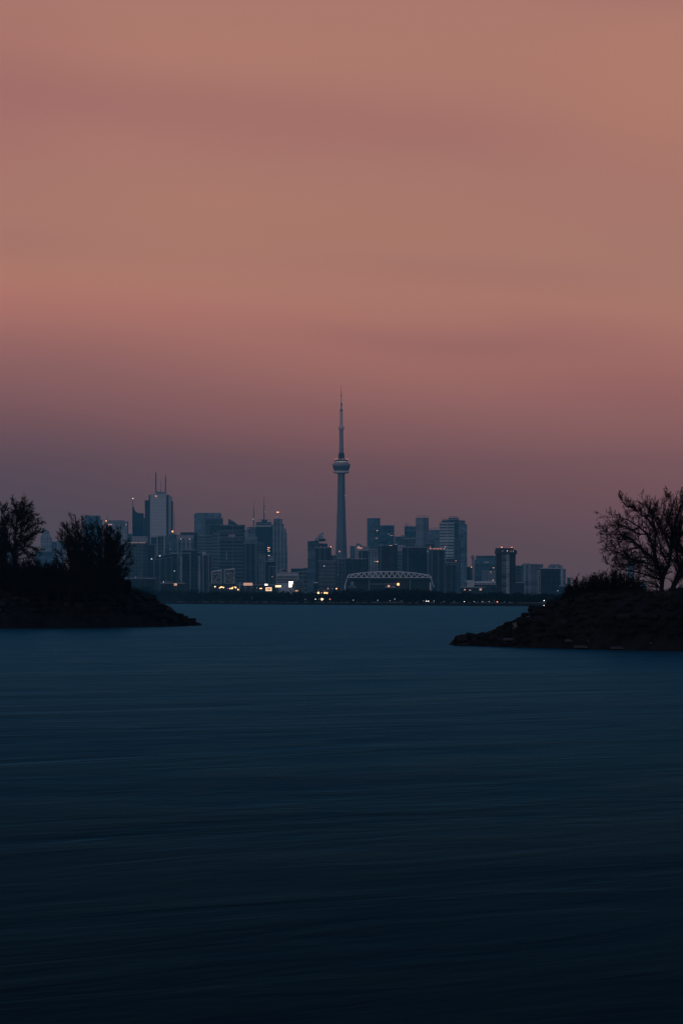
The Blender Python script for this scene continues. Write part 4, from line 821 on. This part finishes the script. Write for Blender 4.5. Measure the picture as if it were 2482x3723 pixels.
# pale stone slab on the slope of the right headland
r1 = zat(1890, 0, WR, SR)
DSL = 222.9
def slab(px0, py0, px1, py1, D, th, label):
    a, c = Vector((PX(px0, D), D, PZ(py0, D))), Vector((PX(px1, D-2), D-2, PZ(py1, D-2)))
    nn = Vector((-.2, -.55, .8)).normalized(); w_ = Vector((.1, -.75, -.42)); u = (c-a); k = MB()
    top = [a+nn*.3, a+u*.5+nn*.38, c+nn*.3, c+w_*.5+nn*.3, a+u*.6+w_*.95+nn*.32, a+w_*.7+u*.06+nn*.3]; nv = len(top)
    k.v = [tuple(q_) for q_ in top]+[tuple(q_-nn*.45) for q_ in top]
    k.f = [tuple(reversed(range(nv))), tuple(range(nv, 2*nv))]+[(i, (i+1) % nv, nv+(i+1) % nv, nv+i) for i in range(nv)]; k.mi = [0]*len(k.f)
    return tag(k.build('stone_slab', mat('bare_pale_stone', (.08, .068, .073), .55, .25, .6, spec=.2, bump=.4)), label, 'stone slab')
slab(1852, 2284, 1925, 2250, DSL, .3, 'long pale stone slab lying on the slope of the right headland')

for i, (pa, pb, py, lb) in enumerate([(1838, 1915, 2323, 'flat pale stone on the right headland, nearest the tip of the pale row'), (2058, 2110, 2328, 'flat pale stone on the right headland, second of the pale row'), (2135, 2162, 2329, 'short flat pale stone on the right headland, third of the pale row'), (2095, 2185, 2350, 'long low pale stone at the waterline of the right headland'), (2225, 2300, 2354, 'low pale stone at the waterline right of the long one'), (2360, 2382, 2337, 'small bright stone near the right edge of the right headland'), (2000, 2040, 2300, 'flat grey stone halfway up the right headland slope')]):
    Yf = zat(.5*(pa+pb), 0, WR, SR); D_ = Yf+max(0, PZ(py, Yf))*1.3+.1; o = bpy.data.objects.new('flat_stone', BP[i % 3]); COL.objects.link(o); w_ = (pb-pa)*D_/F/2
    o.location = (PX((pa+pb)/2, D_), D_-.25, max(.05, PZ(py, D_))); o.scale = (w_*1.25, .3, .13 if py < 2345 else .09); o.rotation_euler = (.2, 0, (-1)**i*.05); tag(o, lb, 'stone')

# ------------------------------------------------------------------ bare trees and shrubs
bark = mat('dark_bark', (.014, .013, .015), .95, .4, 2., spec=.03)
def tubes(P0, P1, R0, R1, k=4):
    d = P1-P0; L_ = np.linalg.norm(d, axis=1, keepdims=True); L_[L_ == 0] = 1e-6; d = d/L_
    ref = np.where(np.abs(d[:, 2:3]) < .9, np.array([[0, 0, 1.]]), np.array([[1., 0, 0]])); a = np.cross(d, ref); a /= np.linalg.norm(a, axis=1, keepdims=True); c = np.cross(d, a)
    n_ = len(P0); V = np.zeros((n_, 2*k, 3))
    for i in range(k):
        t = 2*math.pi*i/k; o_ = a*math.cos(t)+c*math.sin(t); V[:, i] = P0+o_*R0[:, None]; V[:, k+i] = P1+o_*R1[:, None]
    base = np.arange(n_)[:, None, None]*2*k; f = np.array([[i, (i+1) % k, k+(i+1) % k, k+i] for i in range(k)])[None]
    return V.reshape(-1, 3), (base+f).reshape(-1, 4)
def grow_tree(seed, roots, blobs, nl, r0, l1, tip, dens, depth_=4, up=.15, limbs=(), ends=()):
    """Limbs (given, or fanned from the roots into the blobs) that branch again and again into tapering twigs."""
    g = random.Random(seed); segs = []                           # (p, q, rp, rq, stem)
    rv = lambda s_: Vector((g.gauss(0, s_), g.gauss(0, s_), g.gauss(0, s_)))
    def child(p, d, L_, r, lev, own):
        n_ = 4 if lev < 3 else (3 if lev < depth_ else 2); st = L_/n_; cur = p; rad = r; dd = d
        for i in range(n_):
            dd = (dd+rv(.13)+Vector((0, 0, up*.45))).normalized(); nx = cur+dd*st; r2 = max(tip*.35 if (i == n_-1 and lev >= depth_-1) else tip*.6, r*(1-(i+1)/n_*.8))
            segs.append((cur, nx, rad, r2, own)); 
            if lev < depth_:
                kids = dens[min(lev, len(dens)-1)]/n_; k_ = int(kids)+(g.random() < kids-int(kids))
                for _ in range(k_):
                    f = g.random(); q_ = cur.lerp(nx, f); t = (i+f)/n_; ang = g.uniform(.4, .95); ax = dd.cross(rv(1)).normalized(); nd = (dd*math.cos(ang)+ax*math.sin(ang)+Vector((0, 0, up*.5))).normalized()
                    child(q_, nd, L_*g.uniform(.38, .72)*(1-.45*t), max(tip*.6, rad*.62), lev+1, own)
            cur, rad = nx, r2
    allL = []
    if limbs:
        for k_, (pts, ra) in enumerate(limbs): allL.append((pts, ra, 0))
    else:
        ws = [b_[2] for b_ in blobs]
        for k_ in range(nl+len(ends)):
            c, rr, _ = g.choices(blobs, ws)[0] if k_ >= len(ends) else (ends[k_], (.01, blobs[0][1][1]*.5, .01), 0); v = rv(1).normalized(); v.z = abs(v.z)*1.0 if g.random() < .72 else v.z*.6; rs_ = g.uniform(.55, .95)
            end = Vector((c[0]+v.x*rr[0]*rs_, c[1]+v.y*rr[1]*rs_, c[2]+v.z*rr[2]*rs_)); ri = min(range(len(roots)), key=lambda i: abs(roots[i][0]-end.x)+g.uniform(0, 1.2)*rr[0]); ro = Vector(roots[ri])
            h_ = max(.4, end.z-ro.z); c1 = ro+Vector((g.gauss(0, .05)*h_, g.gauss(0, .05)*h_, h_*.42)); c2 = end.lerp(c1, .38)+Vector((0, 0, -.06*h_))
            pts = []
            for j in range(9):
                t = j/8; pts.append(ro*(1-t)**3+c1*3*t*(1-t)**2+c2*3*t*t*(1-t)+end*t**3+(rv(.018*h_) if 0 < j else Vector()))
            allL.append((pts, r0*g.uniform(.45, 1.), ri))
    for pts, ra, own in allL:
        tot = sum((pts[j+1]-pts[j]).length for j in range(len(pts)-1)); done = 0
        for j in range(len(pts)-1):
            p, q_ = pts[j], pts[j+1]; ln = (q_-p).length; n_ = max(1, int(ln/(l1*.35)))
            prev = p
            for i in range(n_):
                nx = p.lerp(q_, (i+1)/n_)+(rv(ln*.018) if i < n_-1 else Vector()); ta, tb = (done+ln*i/n_)/tot, (done+ln*(i+1)/n_)/tot
                segs.append((prev, nx, max(tip, ra*(1-ta)**.8), max(tip, ra*(1-tb)**.8), own)); dd = (nx-prev).normalized()
                if tb > .16:
                    kids = dens[0]*(ln/n_)/l1; k_ = int(kids)+(g.random() < kids-int(kids))
                    for _ in range(k_):
                        ang = g.uniform(.35, 1.0); ax = dd.cross(rv(1)).normalized(); nd = (dd*math.cos(ang)+ax*math.sin(ang)+Vector((0, 0, up))).normalized()
                        child(prev.lerp(nx, g.random()), nd, l1*g.uniform(.45, 1.25)*(1-.45*tb), max(tip, ra*(1-tb)**.8*.55), 1, own)
                prev = nx
            done += ln
    P0 = np.array([s_[0] for s_ in segs]); P1 = np.array([s_[1] for s_ in segs]); R0 = np.array([s_[2] for s_ in segs]); R1 = np.array([s_[3] for s_ in segs]); own = np.array([s_[4] for s_ in segs])
    thick = R0 > max(tip*2.2, r0*.28)
    return [(P0[w_], P1[w_], R0[w_], R1[w_]) for w_ in [thick & (own == o_) for o_ in range(len(roots))] if w_.any()], (P0[~thick], P1[~thick], R0[~thick], R1[~thick])
def plant(name, label, cat, base, group=None, **kw):
    r_ = empty(name, base); tag(r_, label, cat, group); big, small = grow_tree(**kw)
    for bg_ in big: npmesh('trunk' if len(big) == 1 or 'tree' in name else 'stem', *tubes(*bg_, k=6), bark, r_)
    npmesh('crown', *tubes(*small, k=3), bark, r_); return r_
def tree_at(name, label, cat, bx, by, D, blobs, group=None, roots=((0, 0),), **kw):
    D *= K; s = D/F; bx_, bz_ = PX(bx, D), PZ(by, D)
    for q_ in ('r0', 'l1', 'tip'): kw[q_] *= s                   # given in photo pixels at this distance
    if 'limbs' in kw: kw['limbs'] = [([Vector((PX(a, D)-bx_, dy_*(j_/2.)*K, PZ(c_, D)-bz_)) for j_, (a, c_) in enumerate(l_)], ra*s) for dy_, ra, l_ in kw['limbs']]
    if 'ends' in kw: kw['ends'] = [(PX(a, D)-bx_, 0, PZ(c_, D)-bz_) for a, c_ in kw['ends']]
    bl = [((PX(c[0], D)-bx_, 0, PZ(c[1], D)-bz_), (c[2][0]*s, c[2][-1]*s, c[2][1]*s), c[2][0]*c[2][1]) for c in blobs]
    return plant(name, label, cat, (bx_, D, bz_), group, roots=[(a*s, c_*K, 0) for a, c_ in roots], blobs=bl, **kw)
TG = 'bare trees on the headlands'
LB = [(.0, 9.5, [(1315, 1335), (1335, 1100), (1290, 980), (1230, 880), (1080, 750), (960, 640), (850, 600), (660, 600)]), (.5, 6, [(1290, 980), (1240, 760), (1160, 600), (1080, 520), (960, 440), (850, 400), (700, 405)]),
      (-.5, 7, [(1335, 1100), (1400, 950), (1420, 800), (1340, 600), (1280, 440), (1240, 300)]), (-.7, 4.5, [(1240, 760), (1250, 560), (1150, 420), (1000, 330), (870, 250)]),
      (.3, 9, [(1390, 1335), (1470, 1150), (1530, 1000), (1500, 800), (1560, 500), (1600, 300)]), (.6, 5.5, [(1420, 800), (1440, 560), (1380, 330), (1365, 190)]),
      (-.6, 4, [(1320, 1290), (1180, 1262), (1000, 1235), (860, 1160)]), (.8, 4.5, [(1315, 1120), (1150, 1060), (1000, 1020), (840, 1000), (700, 920)]), (-.9, 4, [(1080, 750), (950, 770), (830, 810), (710, 830)]),
      (.7, 3.5, [(1230, 880), (1100, 860), (960, 870), (850, 850)]), (-.4, 6, [(1470, 1150), (1560, 1050), (1680, 950), (1800, 800)]), (.9, 5, [(1530, 1000), (1640, 850), (1720, 650)]), (-.8, 4.5, [(1500, 800), (1460, 620), (1480, 420), (1520, 260)]),
      (.4, 3.5, [(1290, 980), (1150, 930), (1010, 900), (900, 800), (760, 740)]), (-.3, 4, [(1340, 600), (1250, 430), (1180, 320), (1110, 270)]), (.5, 4, [(1420, 800), (1540, 620), (1640, 480), (1700, 300)]),
      (-.5, 3.5, [(1330, 1230), (1240, 1170), (1120, 1130), (960, 1110), (820, 1080)]), (-.2, 3.5, [(1160, 600), (1060, 600), (940, 540), (800, 520)]), (.3, 4, [(1430, 1230), (1500, 1240), (1600, 1200), (1750, 1180)]), (.1, 3.5, [(1400, 950), (1330, 830), (1290, 640), (1200, 500)]),
      (-.6, 3.5, [(1250, 560), (1210, 420), (1090, 350), (980, 300)]), (.4, 3.5, [(1130, 900), (1010, 940), (900, 950), (790, 900)]), (-.4, 3.5, [(1440, 560), (1500, 400), (1560, 250), (1570, 160)]), (.7, 3.5, [(1080, 520), (1000, 560), (880, 500), (780, 470)]), (-.2, 3.5, [(1335, 1100), (1250, 1020), (1120, 960), (980, 960)]), (.2, 4, [(1340, 600), (1400, 450), (1440, 320), (1430, 200)]), (-.7, 3.5, [(960, 640), (860, 660), (760, 640), (690, 550)])]
tree_at('bare_tree', 'wide bare spreading tree with a forked trunk on the right headland', 'tree', 2408, 2178, 313, [(2440, 1975, (225, 165, 200))], TG, roots=((0, 0),), seed=5, nl=0, r0=9.5, l1=86, tip=.7, dens=(8.2, 6.6, 4.2, 2.2), depth_=4, up=.12,
        limbs=[(dy_, ra, [(1980+a/3.124, 1750+c_/3.124) for a, c_ in l_]) for dy_, ra, l_ in LB])
tree_at('bare_tree', 'second bare tree cut by the right edge of the view', 'tree', 2530, 2176, 322, [(2560, 1960, (150, 165, 150)), (2510, 2040, (70, 90, 80))], TG, seed=9, nl=30, r0=7, l1=70, tip=.6, dens=(4.4, 5.4, 4.2, 2.2), up=.14)
for i, (x_, y_, rx, ry, D_, na, lb) in enumerate([(2100, 2186, 54, 90, 318, 50, 'bare rounded shrub nearest the water on the right headland'), (2160, 2182, 66, 106, 317, 60, 'bare rounded shrub second from the tip of the right headland'), (2225, 2178, 66, 110, 320, 60, 'bare shrub under the long low limbs of the spreading tree'), (2300, 2176, 56, 84, 319, 45, 'low bare shrub left of the forked trunk'), (2466, 2176, 56, 40, 322, 26, 'low shrub right of the forked trunk at the view edge'), (2062, 2192, 34, 44, 317, 22, 'tiny bush lowest down the right headland slope')]):
    tree_at('bare_shrub', lb, 'shrub', x_, y_+5, D_, [(x_, y_-ry*.42, (rx, ry*.62, rx))], 'bare shrubs on the right headland', roots=tuple((a*rx/60, c_) for a, c_ in ((-22, 0), (0, .5), (14, -.4), (30, .2), (-36, .3))), seed=30+i, nl=na, r0=2.2, l1=rx*.55, tip=.58, dens=(4.5, 5, 4), depth_=3, up=.14)
LL = [(.0, 6.5, [(250, 1650), (235, 1050), (262, 620), (290, 380), (235, 110)]), (.5, 5, [(235, 1050), (120, 760), (60, 560), (50, 300), (30, 200)]), (-.5, 3.5, [(280, 450), (400, 310), (470, 230), (530, 190)]), (.6, 3.5, [(270, 640), (440, 570), (560, 470), (650, 445)]),
      (-.3, 3.5, [(250, 760), (440, 720), (590, 640), (690, 610)]), (.2, 3, [(285, 380), (330, 220), (345, 100)]), (-.6, 3, [(290, 380), (390, 230), (430, 105)]), (.4, 3, [(240, 900), (420, 840), (560, 860), (640, 900)]), (.7, 3, [(60, 560), (130, 400), (160, 280)]),
      (-.7, 3, [(120, 760), (30, 620), (-40, 420)]), (.3, 3, [(262, 620), (190, 420), (200, 300), (280, 190)]), (.1, 3, [(250, 760), (360, 620), (420, 480), (500, 390)]), (-.2, 3, [(50, 300), (100, 220), (120, 185)]), (.5, 3, [(240, 900), (340, 760), (480, 690), (620, 560)]), (-.4, 3, [(235, 1050), (330, 960), (470, 960), (560, 1020)]), (.6, 3, [(240, 960), (110, 880), (40, 780), (0, 700)]), (.3, 3, [(285, 400), (350, 330), (440, 300), (540, 330)]), (-.5, 3, [(270, 560), (380, 500), (470, 430), (590, 390)])]
tree_at('bare_tree', 'tall twiggy tree at the left edge of the left headland', 'tree', 55, 2172, 545, [(72, 1868, (24, 42, 26))], TG, seed=12, nl=0, r0=6.5, l1=46, tip=.55, dens=(10.5, 8.5, 6), depth_=3, up=.12,
        limbs=[(dy_*1.5, ra, [(a/4.48, 1800+c_/4.48) for a, c_ in l_]) for dy_, ra, l_ in LL])
tree_at('bare_tree', 'broad twiggy tree cut by the left edge of the view', 'tree', 5, 2172, 550, [(8, 1920, (36, 58, 50)), (-30, 2010, (70, 85, 80))], TG, seed=14, nl=42, r0=5, l1=42, tip=.55, dens=(4.5, 6, 4.5), depth_=3, up=.1)
tree_at('bare_tree', 'large round dense tree in the middle of the left headland', 'tree', 335, 2168, 548,
        [(332, 2040, (100, 108, 100)), (268, 1940, (22, 52, 30)), (300, 1945, (30, 45, 40)), (345, 1950, (32, 40, 40)), (392, 1965, (34, 48, 40)), (240, 1975, (22, 46, 30)), (420, 1995, (30, 50, 30)), (425, 2060, (32, 70, 50)), (232, 1950, (20, 36, 20)), (428, 1950, (24, 36, 20)), (250, 1930, (20, 34, 20)), (404, 1940, (20, 34, 20)), (325, 1925, (50, 36, 40)), (440, 2050, (34, 70, 40)), (380, 1935, (30, 34, 30))], TG, roots=((-40, 0), (-20, 1), (0, -.6), (25, .5), (50, 0)), ends=[(215, 1945), (222, 1925), (235, 1975), (246, 1915), (262, 1882), (272, 1915), (286, 1908), (300, 1892), (316, 1915), (332, 1905), (352, 1902), (368, 1925), (384, 1932), (404, 1925), (420, 1940), (434, 1918), (440, 1955), (455, 1975), (470, 1985), (472, 2020), (478, 2045), (462, 2070), (455, 2095), (212, 2000), (205, 2040), (248, 1950), (292, 1930), (344, 1925), (396, 1950), (425, 1965)]*2, seed=17, nl=80, r0=3.0, l1=38, tip=.55, dens=(5.5, 6.5, 5), depth_=3, up=.1)
for i, (x_, y_, rx, ry, D_, na, lb) in enumerate([(160, 2172, 52, 150, 552, 40, 'dark bush between the tall edge tree and the round tree'), (212, 2172, 46, 170, 556, 40, 'dark bush against the left flank of the round tree'), (30, 2176, 90, 170, 538, 80, 'dense low bush at the foot of the left edge trees'), (115, 2176, 80, 165, 536, 80, 'dense low bush in the hollow of the left headland'), (215, 2174, 80, 135, 537, 60, 'dense low bush in front of the round tree on its left'), (310, 2172, 85, 150, 535, 70, 'dense bush in front of the middle of the round tree'), (395, 2168, 68, 130, 536, 60, 'dense bush in front of the right side of the round tree'), (452, 2164, 28, 84, 545, 22, 'small open bush right of the round tree on the crest')]):
    tree_at('dense_shrub', lb, 'shrub', x_, y_+4, D_, [(x_, y_-ry*.45, (rx, ry*.55, rx))], 'dense bushes on the left headland', roots=tuple((a*rx/60, c_) for a, c_ in ((-40, 0), (-20, .8), (0, -.6), (20, .5), (40, -.3))), seed=50+i, nl=na, r0=3, l1=rx*.5, tip=.7, dens=(5, 5, 4.5), depth_=3, up=.1)
# grass and weeds along the crests
grm = mat('dry_weeds', (.016, .016, .015), .95, .3, 1., spec=.03)
def weeds(name, label, pa, pb, sil, wl, n_, hmax, seed):
    g = np.random.RandomState(seed); px = g.uniform(pa, pb, n_); Yf = FH/(np.interp(px, [a for a, _ in wl], [c for _, c in wl])-HZ); ys = np.interp(px, [a for a, _ in sil], [c for _, c in sil])
    hg = np.maximum(0, CH+(HZ-ys)*Yf/F); Yc = Yf+.6+hg*1.7; y = Yc+g.uniform(-.5, 6, n_); z = CH+(HZ-ys)*Yc/F-.35; X_ = (px-CXP)*Yc/F
    B0 = np.stack([X_, y, z], 1); hh = g.uniform(.3, 1, n_)**1.5*hmax; d = np.stack([g.normal(0, .28, n_), g.normal(0, .28, n_), np.ones(n_)], 1)*hh[:, None]
    V, Fq = tubes(B0, B0+d, np.full(n_, .016), np.full(n_, .005), 3); o = npmesh(name, V, Fq, grm); tag(o, label, 'weeds', kind='stuff')
weeds('weeds', 'dry weeds fringing the crest of the left headland', -60, 560, SLs, WL, 9000, 1.3, 3)
weeds('weeds', 'dry weeds fringing the crest of the right headland', 2010, 2700, SR, WR, 9000, .9, 4)

# ------------------------------------------------------------------ haze
hm = bpy.data.materials.new('haze_air'); hm.use_nodes = True; t = hm.node_tree; t.nodes.clear(); q = N(t)
pv = q.new('ShaderNodeVolumePrincipled'); pv.inputs['Color'].default_value = (.12, .48, .68, 1); pv.inputs['Density'].default_value = 8.0e-5; pv.inputs['Anisotropy'].default_value = .0
mo = q.new('ShaderNodeOutputMaterial'); t.links.new(pv.outputs[0], mo.inputs['Volume'])
hz_ = MB().box(-6500, 6500, -300, 13400, -2.5, 640).build('haze', hm); hz_['kind'] = 'stuff'; hz_['label'] = 'thin blue evening haze over the lake and city'; hz_['category'] = 'haze'
